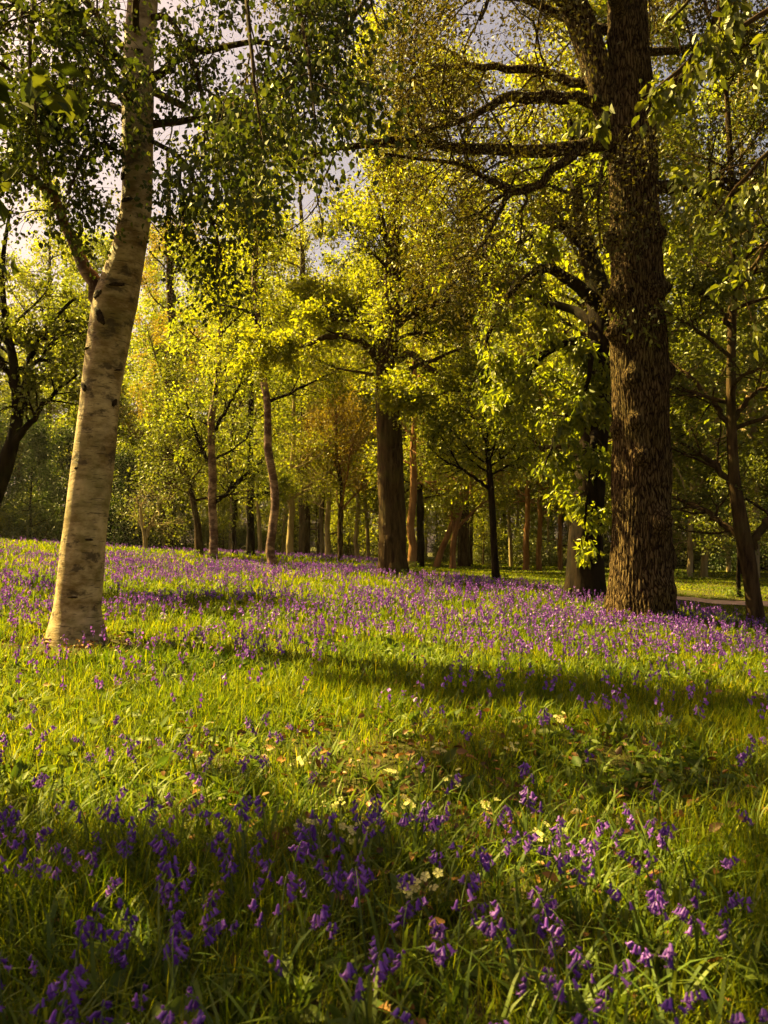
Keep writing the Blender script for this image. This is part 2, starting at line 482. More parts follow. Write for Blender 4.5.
def trunk_mesh(name, P, R, mat, off, sides=32, step=0.12, flare=0.4, lobes=5, lump=0.03, ridge=0.0, knots=(), rg=rng, flare_h=0.3, wob=0.0):
    """tapered, fluted trunk with a spreading foot; knots = (z, angle, size, height)"""
    L = np.linalg.norm(np.diff(P, axis=0), axis=1).sum()
    k = max(8, int(L / step))
    C = catmull(P, k)
    if wob:
        zz = np.linspace(0, L, k); q = np.minimum(zz / 1.5, 1)
        for c_ in (0, 1):
            C[:, c_] += q * wob * (1.6 * (vnoise(zz * 0.55, zz * 0 + c_ * 7, 800 + int(abs(P[0, 0]) * 10)) - 0.5) + 0.7 * (vnoise(zz * 1.7, zz * 0 + c_ * 5, 801 + int(abs(P[0, 0]) * 10)) - 0.5))
    r = np.maximum(np.interp(np.linspace(0, 1, k), np.linspace(0, 1, len(R)), R), 0.004)
    T = norm(np.gradient(C, axis=0))
    U = norm(np.cross(T, np.array([0.02, 1.0, 0.03]))); W = np.cross(T, U)
    a = np.arange(sides) / sides * 2 * PI
    h = np.maximum(0, C[:, 2] - C[0, 2])[:, None]
    A = a[None, :] + 0 * h
    ph = rg.uniform(0, 6.28, 4)
    d = flare * np.exp(-h / flare_h) * (0.65 + 0.35 * np.cos(lobes * A + ph[0] + 0.6 * np.sin(2 * A + ph[1])))
    sd = int(rg.integers(0, 900))
    cyc = np.cos(A) * 1.5 + 7; syc = np.sin(A) * 1.5 + 7
    d = d + lump * 2 * (vnoise(cyc + h * 0.9, syc + h * 1.3, sd) - 0.5) + lump * (vnoise(cyc * 2.5 + h * 2.2, syc * 2.5 + h * 1.7, sd + 1) - 0.5)
    if ridge:
        nf = max(8, sides // 4)
        rid = np.abs(np.sin(A * nf / 2 + 2.2 * (vnoise(A / (2 * PI) * 8, h * 1.6, sd + 2) - 0.5) + 1.1 * np.sin(h * 2.1 + ph[2])))
        brk = np.clip(2.2 * vnoise(A * nf / (2 * PI) * 1.0, h * 5.5, sd + 3) - 0.3, 0.15, 1)
        d = d - ridge * 1.25 * (1 - rid * brk) ** 1.6 - ridge * 0.6 * (vnoise(A * 9 / PI * 2, h * 9, sd + 4) - 0.5)
    for (kz, ka, ks, kh) in knots:
        da = (A - ka + PI) % (2 * PI) - PI
        q = (da * r[:, None] / ks) ** 2 + ((C[:, 2] - kz)[:, None] / ks) ** 2
        d = d + (kh / r[:, None]) * (np.exp(-q) - 0.55 * np.exp(-q * 7))
    RR = r[:, None] * (1 + d)
    V = C[:, None, :] + RR[..., None] * (np.cos(a)[None, :, None] * U[:, None, :] + np.sin(a)[None, :, None] * W[:, None, :])
    i = np.arange(k - 1)[:, None]; j = np.arange(sides)[None]; j2 = (j + 1) % sides
    Q = np.stack([i * sides + j, i * sides + j2, (i + 1) * sides + j2, (i + 1) * sides + j], -1).reshape(-1, 4)
    # cap on top
    return mesh_from(name, V.reshape(-1, 3) - off, Q, mat), C, r


def as_paths(limbs, k=14):
    P = np.stack([catmull(p, k) for p, r in limbs])
    R = np.stack([np.interp(np.linspace(0, 1, k), np.linspace(0, 1, len(r)), r) for p, r in limbs])
    return P, R


def twigs_and_leaves(L1, R1, sp, rg):
    """second and third order twigs of limbs L1 and the leaves on them.
    sp: n2,n3 (twigs per limb / per twig), l2,l3 lengths, a2,a3 angles, w wiggle, bias2,bias3, leaf n, size, width, hero, hang"""
    wood = Geo(); lf = Geo()
    LL = np.linalg.norm(np.diff(L1, axis=1), axis=2).sum(1)
    X, D, t, idx = spawn(L1, sp['n2'], sp.get('t2', 0.25), 1.0, sp.get('a2', 0.9), sp.get('flat', 0.7), rg)
    l2 = sp['l2'] * (LL[idx] / LL.mean()) ** 0.5 * (1.15 - 0.6 * t) * rg.uniform(0.6, 1.2, len(X))
    P2 = grow(X, D, l2, 7, sp.get('w', 0.22), sp.get('bias2', (0, 0, 0.02)), rg)
    r1 = np.array([np.interp(tt, np.linspace(0, 1, R1.shape[1]), R1[i]) for tt, i in zip(t, idx)])
    r2 = np.clip(r1 * 0.5, 0.004, 0.03 * sp.get('rk', 1))[:, None] * np.linspace(1, 0.35, 7)[None]
    wood.add(*tubes(P2, r2, 4))
    X3, D3, t3, i3 = spawn(P2, sp['n3'], 0.15, 1.0, sp.get('a3', 0.8), sp.get('flat', 0.7), rg)
    l3 = sp['l3'] * (1.1 - 0.5 * t3) * rg.uniform(0.5, 1.2, len(X3))
    P3 = grow(X3, D3, l3, 5, sp.get('w', 0.22), sp.get('bias3', (0, 0, 0.0)), rg)
    if sp.get('twigs', True):
        r3 = np.clip(r2[i3, 3] * 0.5, 0.0022, 0.008)[:, None] * np.linspace(1, 0.4, 5)[None]
        wood.add(*tubes(P3, r3, 3))
    n = sp['leaf_n']
    per = max(1, int(round(n / max(1, len(P3)))))
    X, T, t, _ = sample_paths(P3, per, 0.2, 1.05, rg, sp.get('clump', 0.7))
    X = X + rg.normal(size=X.shape) * sp.get('spread', 0.05)
    D = norm(T * 0.5 + rg.normal(size=X.shape) * 0.6 + np.array([0, 0, -sp.get('hang', 0.25)]))
    V, Q, tn = leaves(X, D, sp['leaf'], sp.get('width', 0.62), sp.get('hero', False), rg, sp.get('up', 0.6))
    lf.add(V, Q, tn)
    return wood, lf


def auto_limbs(C, r, n, t0, t1, length, pitch, rg, wig=0.14, bias=(0, 0, 0.03), k=9, az=None):
    """n limbs leaving a trunk centre line between its fractions t0..t1"""
    t = np.sort(rg.uniform(t0, t1, n)); u = (t - t0) / max(1e-6, t1 - t0)
    f = t * (len(C) - 1); i = np.minimum(f.astype(int), len(C) - 2); w = (f - i)[:, None]
    X = C[i] * (1 - w) + C[i + 1] * w
    a = (np.arange(n) * 2.399 + rg.uniform(-0.5, 0.5, n)) if az is None else rg.uniform(az[0], az[1], n)
    pt = pitch[0] + (pitch[1] - pitch[0]) * u + rg.uniform(-0.15, 0.15, n)
    D = np.stack([np.cos(a) * np.cos(pt), np.sin(a) * np.cos(pt), np.sin(pt)], -1)
    L = (length[0] * (1 - u) + length[1] * u) * rg.uniform(0.7, 1.2, n)
    P = grow(X, D, L, k, wig, bias, rg)
    rr = np.minimum(r[i] * 0.5, 0.02 + L * 0.014)
    R = rr[:, None] * np.linspace(1, 0.25, k)[None]
    return P, R


def make_tree(name, label, cat, trunk, mat, leafm, sp, limbs=(), auto=None, group=None, seed=1, bark2=None, fork=None, **tk):
    """trunk, limbs: lists of (pixel x, pixel y, distance, pixel width) surveyed from the photograph"""
    rg = np.random.default_rng(seed)
    P, R = px_path(trunk)
    base = P[0].copy(); base[2] = float(gz(base[0], base[1])[0])
    P[0, 2] = base[2] - 0.12
    off = base
    root = thing(name, label, cat, base, group)
    me, C, r = trunk_mesh('trunk', P, R, M[mat], off, rg=rg, **tk)
    link('trunk', me, root)
    b2 = M[bark2 or mat]
    allP, allR = [], []
    for lb in limbs:
        p, rr = px_path(lb)
        c = catmull(p, 20); q = np.interp(np.linspace(0, 1, 20), np.linspace(0, 1, len(rr)), rr)
        c[1:-1] += rg.normal(size=(18, 3)) * np.minimum(q[1:-1, None] * 0.35, 0.02)
        w = Geo(); w.add(*tubes(c[None], q[None], 12))
        link('limb', w.mesh('limb', M[fork] if fork and len(allP) < 2 else b2, off), root)
        allP.append(catmull(p, 14)); allR.append(np.interp(np.linspace(0, 1, 14), np.linspace(0, 1, len(rr)), rr))
    wood = Geo(); lf = Geo()
    if allP:
        w, l = twigs_and_leaves(np.stack(allP), np.stack(allR), sp, rg)
        wood.V += w.V; wood.Q += [q + wood.n for q in w.Q]; wood.T += w.T; wood.n += w.n
        lf.V += l.V; lf.Q += [q + lf.n for q in l.Q]; lf.T += l.T; lf.n += l.n
    if auto:
        au = dict(auto); sp2 = dict(sp); sp2.update(au.pop('sp', {}))
        Pa, Ra = auto_limbs(C, r, rg=rg, **au)
        wood.add(*tubes(Pa, Ra, 6))
        w, l = twigs_and_leaves(Pa, Ra, sp2, rg)
        wood.Q += [q + wood.n for q in w.Q]; wood.V += w.V; wood.T += w.T; wood.n += w.n
        lf.Q += [q + lf.n for q in l.Q]; lf.V += l.V; lf.T += l.T; lf.n += l.n
    if wood.V:
        link('branches', wood.mesh('branches', b2, off), root)
    if lf.V:
        link('crown', lf.mesh('crown', M[leafm], off, smooth=False), root)
    return root, C, r


def scar(parent, off, c, r, px_off, z, sx, sz, rx=0.0, seed=0):
    """a dark healed branch scar flush in the bark of a trunk with centre c and radius r at height z"""
    rg = np.random.default_rng(seed)
    nu, nv = 18, 5
    phi0 = math.asin(max(-0.95, min(0.95, px_off / r)))
    V = []
    for b in range(nv):
        q = b / (nv - 1)
        for a in range(nu):
            t = a / nu * 2 * PI
            k = 1 + (0.45 * (rg.random() - 0.5) if b else 0)
            x = sx * q * math.cos(t) * k; y = sz * q * math.sin(t) * k
            x, y = x * math.cos(rx) - y * math.sin(rx), x * math.sin(rx) + y * math.cos(rx)
            ph = phi0 + x / r
            rr = r * 1.03 + 0.022 * (1 - q ** 2) * (0.4 + 0.6 * q) - 0.03 * (b == nv - 1)
            V.append([c[0] + rr * math.sin(ph), c[1] - rr * math.cos(ph), z + y])
    V = np.array(V)
    i = np.arange(nv - 1)[:, None]; j = np.arange(nu)[None]; j2 = (j + 1) % nu
    Q = np.stack([i * nu + j, i * nu + j2, (i + 1) * nu + j2, (i + 1) * nu + j], -1).reshape(-1, 4)
    link('branch_scar', mesh_from('branch_scar', V - off, Q, M['scar']), parent)


# --- the pale leaning birch in front
BIRCH_SP = dict(n2=12, n3=7, l2=1.05, l3=0.6, a2=0.9, a3=0.7, w=0.2, bias2=(0, 0, -0.07), bias3=(0, 0, -0.16), flat=0.6,
                leaf_n=27000, leaf=0.052, width=0.8, hero=True, hang=0.7, up=0.35, spread=0.09, rk=0.4, clump=1.6)
birch, bc, br = make_tree(
    'birch_tree', 'pale leaning birch with dark branch scars and a forked trunk, its foot in the grass', 'tree',
    [(76, 648, 8, 64), (77, 628, 8, 52), (78, 607, 8, 44), (82, 560, 8, 42), (87, 517, 8, 41), (95, 450, 8, 39), (101, 391, 8, 38.5), (109, 336, 8, 41), (116, 300, 8, 43), (129, 250, 8, 33),
     (137, 200, 8, 31), (138, 120, 8, 31), (139, 60, 8, 31), (143, 0, 8, 30), (147, -90, 8, 27), (150, -230, 8, 18), (152, -380, 8, 8)],
    'birch_bark', 'birch_leaf', BIRCH_SP,
    limbs=[[(112, 318, 8, 24), (96, 294, 8, 17), (83, 266, 8, 13), (68, 230, 8, 11), (52, 195, 7.95, 10), (30, 172, 7.8, 7), (8, 148, 7.6, 4)],
           [(54, 198, 7.95, 8), (40, 158, 7.8, 6), (34, 110, 7.5, 5), (44, 60, 7.2, 3)],
           [(148, 82, 8, 10), (172, 64, 7.8, 8), (205, 50, 7.5, 7), (260, 42, 7.1, 5), (305, 60, 6.8, 4), (335, 105, 6.5, 2)],
           [(150, 140, 8, 5), (182, 160, 7.8, 4.5), (198, 188, 7.6, 4), (214, 225, 7.5, 3), (222, 262, 7.4, 1.5)],
           [(130, 72, 8, 11), (100, 42, 7.7, 9), (50, 18, 7.2, 7), (-10, 5, 6.7, 5), (-60, 20, 6.3, 3)],
           [(143, -30, 8, 12), (215, -70, 7.2, 9), (280, -40, 6.4, 6), (305, 40, 5.7, 4), (315, 120, 5.3, 2)],
           [(145, -100, 8, 12), (70, -150, 7, 9), (40, -60, 6, 6), (30, 40, 5.4, 4), (36, 120, 5.1, 2)],
           [(145, -120, 8, 12), (200, -170, 6.8, 9), (235, -70, 5.8, 6), (250, 40, 5.2, 4), (262, 140, 5.0, 2)],
           [(147, -160, 8, 12), (250, -190, 7.5, 9), (320, -110, 7, 6), (345, -20, 6.7, 4), (345, 50, 6.5, 2)],
           [(147, 20, 8, 8), (170, 20, 7.8, 6), (192, 60, 7.6, 5), (205, 120, 7.4, 3), (200, 170, 7.3, 1.5)],
           [(134, 170, 8, 6), (112, 148, 7.8, 5), (86, 150, 7.5, 4), (68, 195, 7.3, 2)],
           [(136, 120, 8, 6), (112, 90, 7.9, 5), (84, 84, 7.7, 4), (56, 130, 7.5, 2)],
           [(146, -20, 8, 9), (95, -55, 8.7, 7), (30, -70, 9.4, 5), (-40, -40, 10, 3)],  # this limb and the next: added out of view to shade the upper trunk
           [(146, -70, 8, 9), (80, -120, 8.9, 7), (0, -150, 9.8, 5), (-90, -140, 10.6, 3)],
           [(146, -130, 8, 10), (60, -170, 8.6, 8), (-20, -90, 8.8, 6), (-60, 20, 9, 4), (-40, 140, 9, 2)]],
    auto=dict(n=12, t0=0.66, t1=0.98, length=(2.6, 1.0), pitch=(0.5, 1.0), bias=(0, 0, -0.03), sp=dict(leaf_n=5000, n2=10, n3=6)),
    seed=21, bark2='brown_bark', fork='red_birch_bark', sides=40, step=0.05, flare=0.12, lobes=5, lump=0.045, flare_h=0.16)
bo = np.array(birch.location)
for i, (px, py, sx, sz, rx) in enumerate([(104, 300, 0.085, 0.045, 0.35), (107, 322, 0.045, 0.12, 0.45), (90, 390, 0.035, 0.075, 0.7), (117, 404, 0.03, 0.06, -0.5),
                                          (124, 291, 0.10, 0.022, 0.1), (121, 372, 0.06, 0.014, 0.2), (92, 352, 0.05, 0.012, 0.1), (131, 206, 0.09, 0.03, 0.1), (126, 180, 0.05, 0.06, 0.2), (84, 470, 0.03, 0.02, 0),
                                          (96, 540, 0.05, 0.014, 0), (82, 596, 0.06, 0.012, 0), (137, 150, 0.1, 0.025, 0), (138, 95, 0.08, 0.04, 0.2), (143, 60, 0.06, 0.02, 0)]):
    w_ = at(px, py, 8)
    k_ = int(np.argmin(np.abs(bc[:, 2] - w_[2])))
    scar(birch, bo, bc[k_], br[k_], w_[0] - bc[k_, 0], w_[2], sx, sz, rx, 50 + i)

# --- the big oak on the right
OAK_SP = dict(n2=14, n3=7, l2=2.4, l3=0.9, a2=0.95, a3=0.9, w=0.3, bias2=(0, 0, 0.0), bias3=(0, 0, 0.03), flat=1.0, t2=0.35,
              leaf_n=46000, leaf=0.068, width=0.55, hero=False, hang=0.1, up=0.5, spread=0.2, rk=0.8)
oak, oc, orr = make_tree(
    'oak_tree', 'massive dark oak with ridged bark, forked high up, standing right in the bluebells', 'tree',
    [(640, 618, 13, 68), (640, 590, 13, 60), (641, 540, 13, 58), (641, 470, 13, 57), (640, 400, 13, 57), (638, 330, 13, 55), (637, 280, 13, 53), (635, 210, 13, 49),
     (633, 150, 13, 48), (631, 100, 13, 45), (628, 40, 13, 40), (627, -30, 13, 38), (628, -130, 13, 36), (636, -260, 13.2, 26), (640, -400, 13.4, 12)],
    'oak_bark', 'oak_leaf', OAK_SP,
    limbs=[[(624, 150, 13, 40), (606, 95, 13, 31), (590, 45, 13, 29), (574, 0, 13, 28), (556, -60, 12.9, 30), (520, -140, 12.6, 22), (470, -220, 12.2, 12)],
           [(618, 141, 13, 20), (590, 146, 12.9, 15), (540, 151, 12.8, 13), (470, 149, 12.6, 11), (400, 141, 12.4, 8), (340, 148, 12.1, 6), (285, 168, 11.8, 3)],
           [(590, 147, 12.9, 11), (572, 156, 12.8, 10), (551, 172, 12.6, 9), (534, 188, 12.5, 8), (512, 192, 12.4, 7), (494, 183, 12.3, 6), (458, 164, 12.1, 4), (385, 154, 11.8, 3)],
           [(512, 192, 12.4, 6), (498, 212, 12.3, 5), (490, 232, 12.2, 4), (470, 262, 12.0, 3), (444, 294, 11.8, 1.6)],
           [(612, 108, 13, 16), (587, 99, 12.9, 12), (545, 97, 12.7, 12), (506, 98, 12.6, 10), (479, 113, 12.5, 7), (445, 124, 12.3, 6), (415, 136, 12.1, 4)],
           [(608, 88, 13, 12), (585, 84, 13.2, 10), (540, 72, 13.4, 9), (490, 67, 13.6, 7), (440, 68, 13.8, 5), (390, 90, 14, 3)],
           [(654, 188, 13, 13), (680, 187, 12.9, 12), (704, 189, 12.8, 10), (730, 180, 12.6, 6), (770, 190, 12.4, 3)],
           [(645, 125, 13, 18), (668, 98, 12.7, 15), (700, 52, 12.3, 13), (730, 5, 12, 11), (790, -60, 11.5, 7)],
           [(606, 148, 13, 5), (602, 170, 12.8, 4), (598, 205, 12.7, 3), (601, 250, 12.7, 2)],
           [(582, 20, 13, 16), (540, -20, 12.6, 13), (470, -30, 12.2, 10), (390, -20, 11.8, 7), (310, 10, 11.3, 4)],
           [(566, -30, 12.9, 14), (520, -70, 11.9, 12), (450, -70, 10.9, 9), (390, -30, 10.2, 6), (340, 40, 9.8, 3)],
           [(627, 30, 13, 16), (600, -40, 12, 12), (560, -70, 11, 9), (510, -40, 10.3, 6), (480, 20, 9.9, 3)],
           [(628, -10, 13, 16), (690, -60, 12.3, 12), (760, -70, 11.5, 9), (830, -20, 11, 5)]],
    auto=dict(n=20, t0=0.70, t1=0.98, length=(5.2, 2.2), pitch=(0.3, 1.0), sp=dict(leaf_n=80000, leaf=0.085)),
    seed=33, sides=220, step=0.03, flare=0.24, lobes=6, lump=0.04, ridge=0.030, flare_h=0.35,
    knots=[(at(0, py, 13)[2], math.acos(max(-1, min(1, -(px - 639) / 28.0))), ks, kh * 1.7) for px, py, ks, kh in
           [(612, 300, 0.17, 0.15), (613, 335, 0.13, 0.13), (667, 372, 0.14, 0.11), (652, 300, 0.14, 0.09), (650, 522, 0.17, 0.12), (630, 460, 0.11, 0.09), (626, 425, 0.11, 0.09), (668, 288, 0.12, 0.12),
            (624, 382, 0.12, 0.08), (660, 240, 0.12, 0.09), (612, 430, 0.10, 0.08), (611, 240, 0.15, 0.12), (655, 590, 0.2, 0.08), (670, 560, 0.16, 0.08)]])

# --- leaning dark tree just behind the oak, with big drooping bright leaves
make_tree('chestnut_tree', 'dark crooked trunk half hidden behind the big oak, hung with large bright green leaves', 'tree',
          [(584, 602, 15.5, 42), (585, 570, 15.5, 36), (586, 530, 15.5, 33), (590, 480, 15.5, 31), (596, 400, 15.5, 30), (602, 340, 15.5, 30), (598, 290, 15.6, 24),
           (585, 240, 15.8, 16), (575, 180, 16, 10), (570, 120, 16, 5)],
          'dark_bark', 'lime_leaf',
          dict(n2=9, n3=5, l2=0.9, l3=0.5, w=0.25, bias2=(0, 0, -0.06), bias3=(0, 0, -0.1), leaf_n=7500, leaf=0.15, width=0.5, hero=True, hang=0.6, up=0.5, spread=0.08),
          limbs=[[(594, 300, 15.5, 14), (570, 280, 15, 12), (540, 270, 14.6, 9), (505, 300, 14.2, 6), (485, 345, 14, 3)],
                 [(600, 350, 15.5, 10), (575, 340, 14.8, 8), (545, 355, 14.3, 5), (520, 395, 14, 2.5)],
                 [(598, 400, 15.5, 8), (580, 400, 14.8, 6), (560, 425, 14.3, 4), (545, 465, 14, 2)],
                 [(597, 430, 15.5, 7), (592, 440, 14.6, 5), (588, 480, 14.1, 3.5), (585, 530, 14, 2)],
                 [(600, 330, 15.5, 12), (575, 310, 16, 9), (540, 300, 16.3, 7), (490, 275, 16.5, 5), (450, 270, 16.6, 3)],
                 [(588, 250, 15.7, 12), (560, 225, 15.4, 9), (530, 235, 15, 6), (505, 265, 14.8, 3)],
                 [(600, 350, 15.5, 9), (592, 345, 14.8, 7), (590, 370, 14.2, 5), (582, 410, 14, 3)]],
          auto=dict(n=7, t0=0.6, t1=0.98, length=(2.6, 1.2), pitch=(0.2, 0.8), sp=dict(leaf_n=3000)), seed=41, sides=36, step=0.08, flare=0.25, lump=0.06, ridge=0.03)

# --- oak in the middle of the field
make_tree('oak_tree', 'stout mottled oak in the centre of the wood with low yellow green boughs', 'tree',
          [(393, 580, 20, 34), (393, 560, 20, 28.5), (392, 520, 20, 27), (391, 480, 20, 27), (389, 430, 20, 26), (388, 390, 20, 24), (388, 350, 20, 22), (392, 290, 20, 18), (396, 220, 20, 14), (398, 130, 20, 9), (402, 40, 20, 4)],
          'brown_bark', 'gold_leaf',
          dict(n2=12, n3=7, l2=1.3, l3=0.7, w=0.26, bias2=(0, 0, 0.06), bias3=(0, 0, 0.03), flat=0.3, clump=1.3, leaf_n=34000, leaf=0.10, width=0.6, hang=0.2, up=0.7, spread=0.10),
          limbs=[[(386, 372, 20, 9), (365, 345, 19.6, 7), (335, 335, 19.2, 6), (300, 348, 18.8, 4), (268, 362, 18.5, 2)],
                 [(388, 350, 20, 8), (368, 325, 20.3, 6), (340, 312, 20.6, 5), (305, 300, 21, 3)],
                 [(394, 362, 20, 9), (410, 355, 19.6, 7), (432, 370, 19.2, 6), (455, 390, 18.9, 4), (475, 385, 18.7, 3), (497, 372, 18.5, 2)],
                 [(452, 388, 18.9, 4), (430, 398, 18.6, 3), (410, 398, 18.4, 2), (398, 412, 18.2, 1.3)],
                 [(390, 330, 20, 9), (420, 310, 20, 7), (455, 300, 20, 5), (490, 310, 20, 3)],
                 ],
          auto=dict(n=26, t0=0.54, t1=0.98, length=(3.2, 2.0), pitch=(0.15, 0.7), sp=dict(leaf_n=30000)), seed=52, sides=48, step=0.07, flare=0.2, lump=0.06, ridge=0.03,
          knots=[(at(0, 500, 20)[2], 1.6, 0.22, -0.06), (at(0, 470, 20)[2], 1.9, 0.14, 0.06), (at(0, 540, 20)[2], 1.3, 0.1, 0.05)])

# --- forked tree at the right edge
make_tree('hornbeam_tree', 'slim brown tree with leafy side boughs standing near the gravel path', 'tree',
          [(757, 618, 13, 19), (753, 595, 13, 15), (747, 555, 13, 15), (741, 525, 13, 15), (734, 475, 13, 11), (731, 400, 13, 9.5), (732, 330, 13, 8.5), (733, 250, 13, 8), (730, 150, 13, 6), (724, 60, 13, 3)],
          'brown_bark', 'green_leaf',
          dict(n2=11, n3=6, l2=1.0, l3=0.55, w=0.22, bias2=(0, 0, -0.02), bias3=(0, 0, -0.04), flat=0.4, leaf_n=11000, leaf=0.085, width=0.55, hang=0.35, up=0.7, spread=0.07),
          limbs=[[(747, 552, 13, 7), (725, 525, 13.4, 6), (700, 508, 13.9, 5), (672, 497, 14.5, 3)],
                 [(737, 492, 13, 7), (715, 465, 13.5, 6), (690, 448, 14.0, 4), (668, 432, 14.5, 2.5)],
                 [(733, 430, 13, 6), (715, 405, 13.4, 5), (692, 378, 13.9, 4), (670, 362, 14.4, 2)],
                 [(750, 548, 13, 10), (764, 525, 13, 8), (790, 500, 13, 6), (830, 470, 13, 3)],
                 [(734, 420, 13, 6), (752, 395, 13, 5), (780, 380, 13, 3), (810, 360, 13, 2)],
                 [(732, 330, 13, 6), (712, 300, 12.7, 4), (690, 290, 12.4, 3)],
                 [(733, 300, 13, 6), (755, 270, 12.7, 4), (790, 255, 12.4, 3)]],
          auto=dict(n=14, t0=0.5, t1=0.98, length=(2.4, 1.0), pitch=(0.1, 0.8), sp=dict(leaf_n=7000)), seed=61, sides=24, step=0.08, flare=0.2, lump=0.05, ridge=0.02, flare_h=0.15)

# --- dark forked tree at the left edge
make_tree('maple_tree', 'dark tree at the left edge leaning right, its trunk dividing into three bare forks', 'tree',
          [(-34, 600, 14, 26), (-24, 555, 14, 22), (-8, 500, 14, 18), (5, 465, 14, 16), (14, 435, 14, 12), (17, 405, 14, 10), (13, 360, 14, 9), (6, 325, 14, 7), (2, 270, 14, 5), (10, 210, 14, 3)],
          'dark_bark', 'green_leaf',
          dict(n2=9, n3=6, l2=1.1, l3=0.6, w=0.22, bias2=(0, 0, 0.02), bias3=(0, 0, -0.03), flat=0.5, leaf_n=6500, leaf=0.085, width=0.7, hang=0.3, up=0.7, spread=0.08),
          limbs=[[(15, 432, 14, 10), (24, 395, 14, 8), (31, 355, 14, 6), (48, 325, 14, 5), (76, 298, 14, 2.5)],
                 [(10, 450, 14, 9), (28, 425, 13.9, 6), (50, 398, 13.8, 4), (80, 372, 13.7, 2)],
                 [(2, 470, 14, 8), (-20, 440, 14, 6), (-50, 400, 14, 4), (-80, 350, 14, 2)],
                 [(16, 390, 14, 7), (4, 365, 14, 6), (-10, 345, 14, 4), (-40, 320, 14, 2)]],
          auto=dict(n=8, t0=0.6, t1=0.98, length=(2.2, 1.0), pitch=(0.3, 0.9), sp=dict(leaf_n=3500)), seed=71, sides=24, step=0.08, flare=0.2, lump=0.05)

# --- a left tree added to shade the foreground, and a right neighbour reaching into view
make_tree('cherry_tree', 'added tree out of view on the left whose dark boughs shade the foreground', 'tree',
          [(-1115, 853, 2.9, 88), (-1123, 506, 2.9, 77), (-1131, 175, 2.9, 71), (-1131, -154, 2.9, 62), (-1123, -648, 2.9, 47), (-1115, -1310, 2.9, 26), (-1115, -1807, 2.9, 8)],
          'brown_bark', 'birch_leaf',
          dict(n2=13, n3=7, l2=1.3, l3=0.6, w=0.2, bias2=(0, 0, -0.03), bias3=(0, 0, -0.08), leaf_n=7000, leaf=0.075, width=0.6, hero=True, hang=0.5, up=0.4, spread=0.06, rk=0.6),
          limbs=[[(-1131, -317, 2.9, 29), (-800, -520, 3.0, 22), (-350, -360, 3.7, 13), (-120, -200, 4.2, 8), (40, -60, 4.4, 4)],
                 [(-1131, -154, 2.9, 26), (-800, -220, 3.6, 18), (-400, -160, 4.8, 10), (-150, -40, 5.4, 6), (10, 70, 5.6, 3)]],
          auto=dict(n=26, t0=0.36, t1=0.98, length=(3.6, 2.0), pitch=(0.0, 0.9), sp=dict(leaf_n=24000, clump=1.2, hero=False, leaf=0.12)), seed=81, sides=24, step=0.1, flare=0.3, lump=0.04)
make_tree('lime_tree', 'tree on the right whose leafy spray hangs in front of the big oak', 'tree',
          [(1160, 700, 6, 50), (1155, 500, 6, 42), (1150, 250, 6, 38), (1140, 0, 6, 34), (1130, -250, 6, 24), (1120, -520, 6, 10)],
          'brown_bark', 'green_leaf',
          dict(n2=10, n3=5, l2=0.8, l3=0.42, w=0.2, bias2=(0, 0, -0.06), bias3=(0, 0, -0.12), flat=0.5, leaf_n=2600, leaf=0.085, width=0.6, hero=True, hang=0.8, up=0.4, spread=0.03, rk=0.5),
          limbs=[[(1140, 10, 6, 14), (1000, -50, 5.9, 10), (880, -50, 5.8, 8), (770, 10, 5.7, 6), (690, 60, 5.6, 4), (632, 112, 5.5, 2)],
                 [(1140, -40, 6, 14), (980, -120, 5.7, 10), (850, -120, 5.4, 8), (740, -50, 5.2, 6), (670, 20, 5.1, 3)],
                 [(1145, 120, 6, 12), (960, 60, 6.0, 9), (850, 90, 6.1, 7), (770, 150, 6.1, 5), (715, 215, 6.1, 2.5)],
                 [(1145, 180, 6, 11), (980, 140, 6.3, 9), (870, 170, 6.4, 7), (790, 220, 6.5, 5), (735, 290, 6.5, 2.5)]],
          auto=dict(n=12, t0=0.45, t1=0.98, length=(2.0, 1.2), pitch=(0.1, 0.8), az=(-1.7, 1.7), sp=dict(leaf_n=3500)), seed=91, sides=20, step=0.1, flare=0.2)

# --- slimmer trees of the middle distance, each surveyed
AIRY = dict(n2=9, n3=6, l2=1.3, l3=0.8, w=0.2, bias2=(0, 0, 0.01), bias3=(0, 0, -0.03), flat=0.5, leaf_n=7000, leaf=0.115, width=0.6, hang=0.3, up=0.7, spread=0.14)


def slim(name, label, cat, trunk, mat, leafm, seed, leaf_n=7000, n=14, t0=0.4, length=(2.6, 1.2), pitch=(0.3, 1.0), group=None, limbs=(), spx=None, **tk):
    leaf_n = int(leaf_n * 1.7)
    sp = dict(AIRY); sp['leaf_n'] = leaf_n
    if spx:
        sp.update(spx)
    d = dict(sides=14, step=0.15, flare=0.5, lump=0.10, flare_h=0.15, wob=0.07); d.update(tk)
    spl = dict(sp)
    return make_tree(name, label, cat, trunk, mat, leafm, dict(sp, leaf_n=max(200, leaf_n // 4)), limbs=limbs,
                     auto=dict(n=n, t0=t0, t1=0.98, length=length, pitch=pitch, sp=spl), seed=seed, group=group, **d)


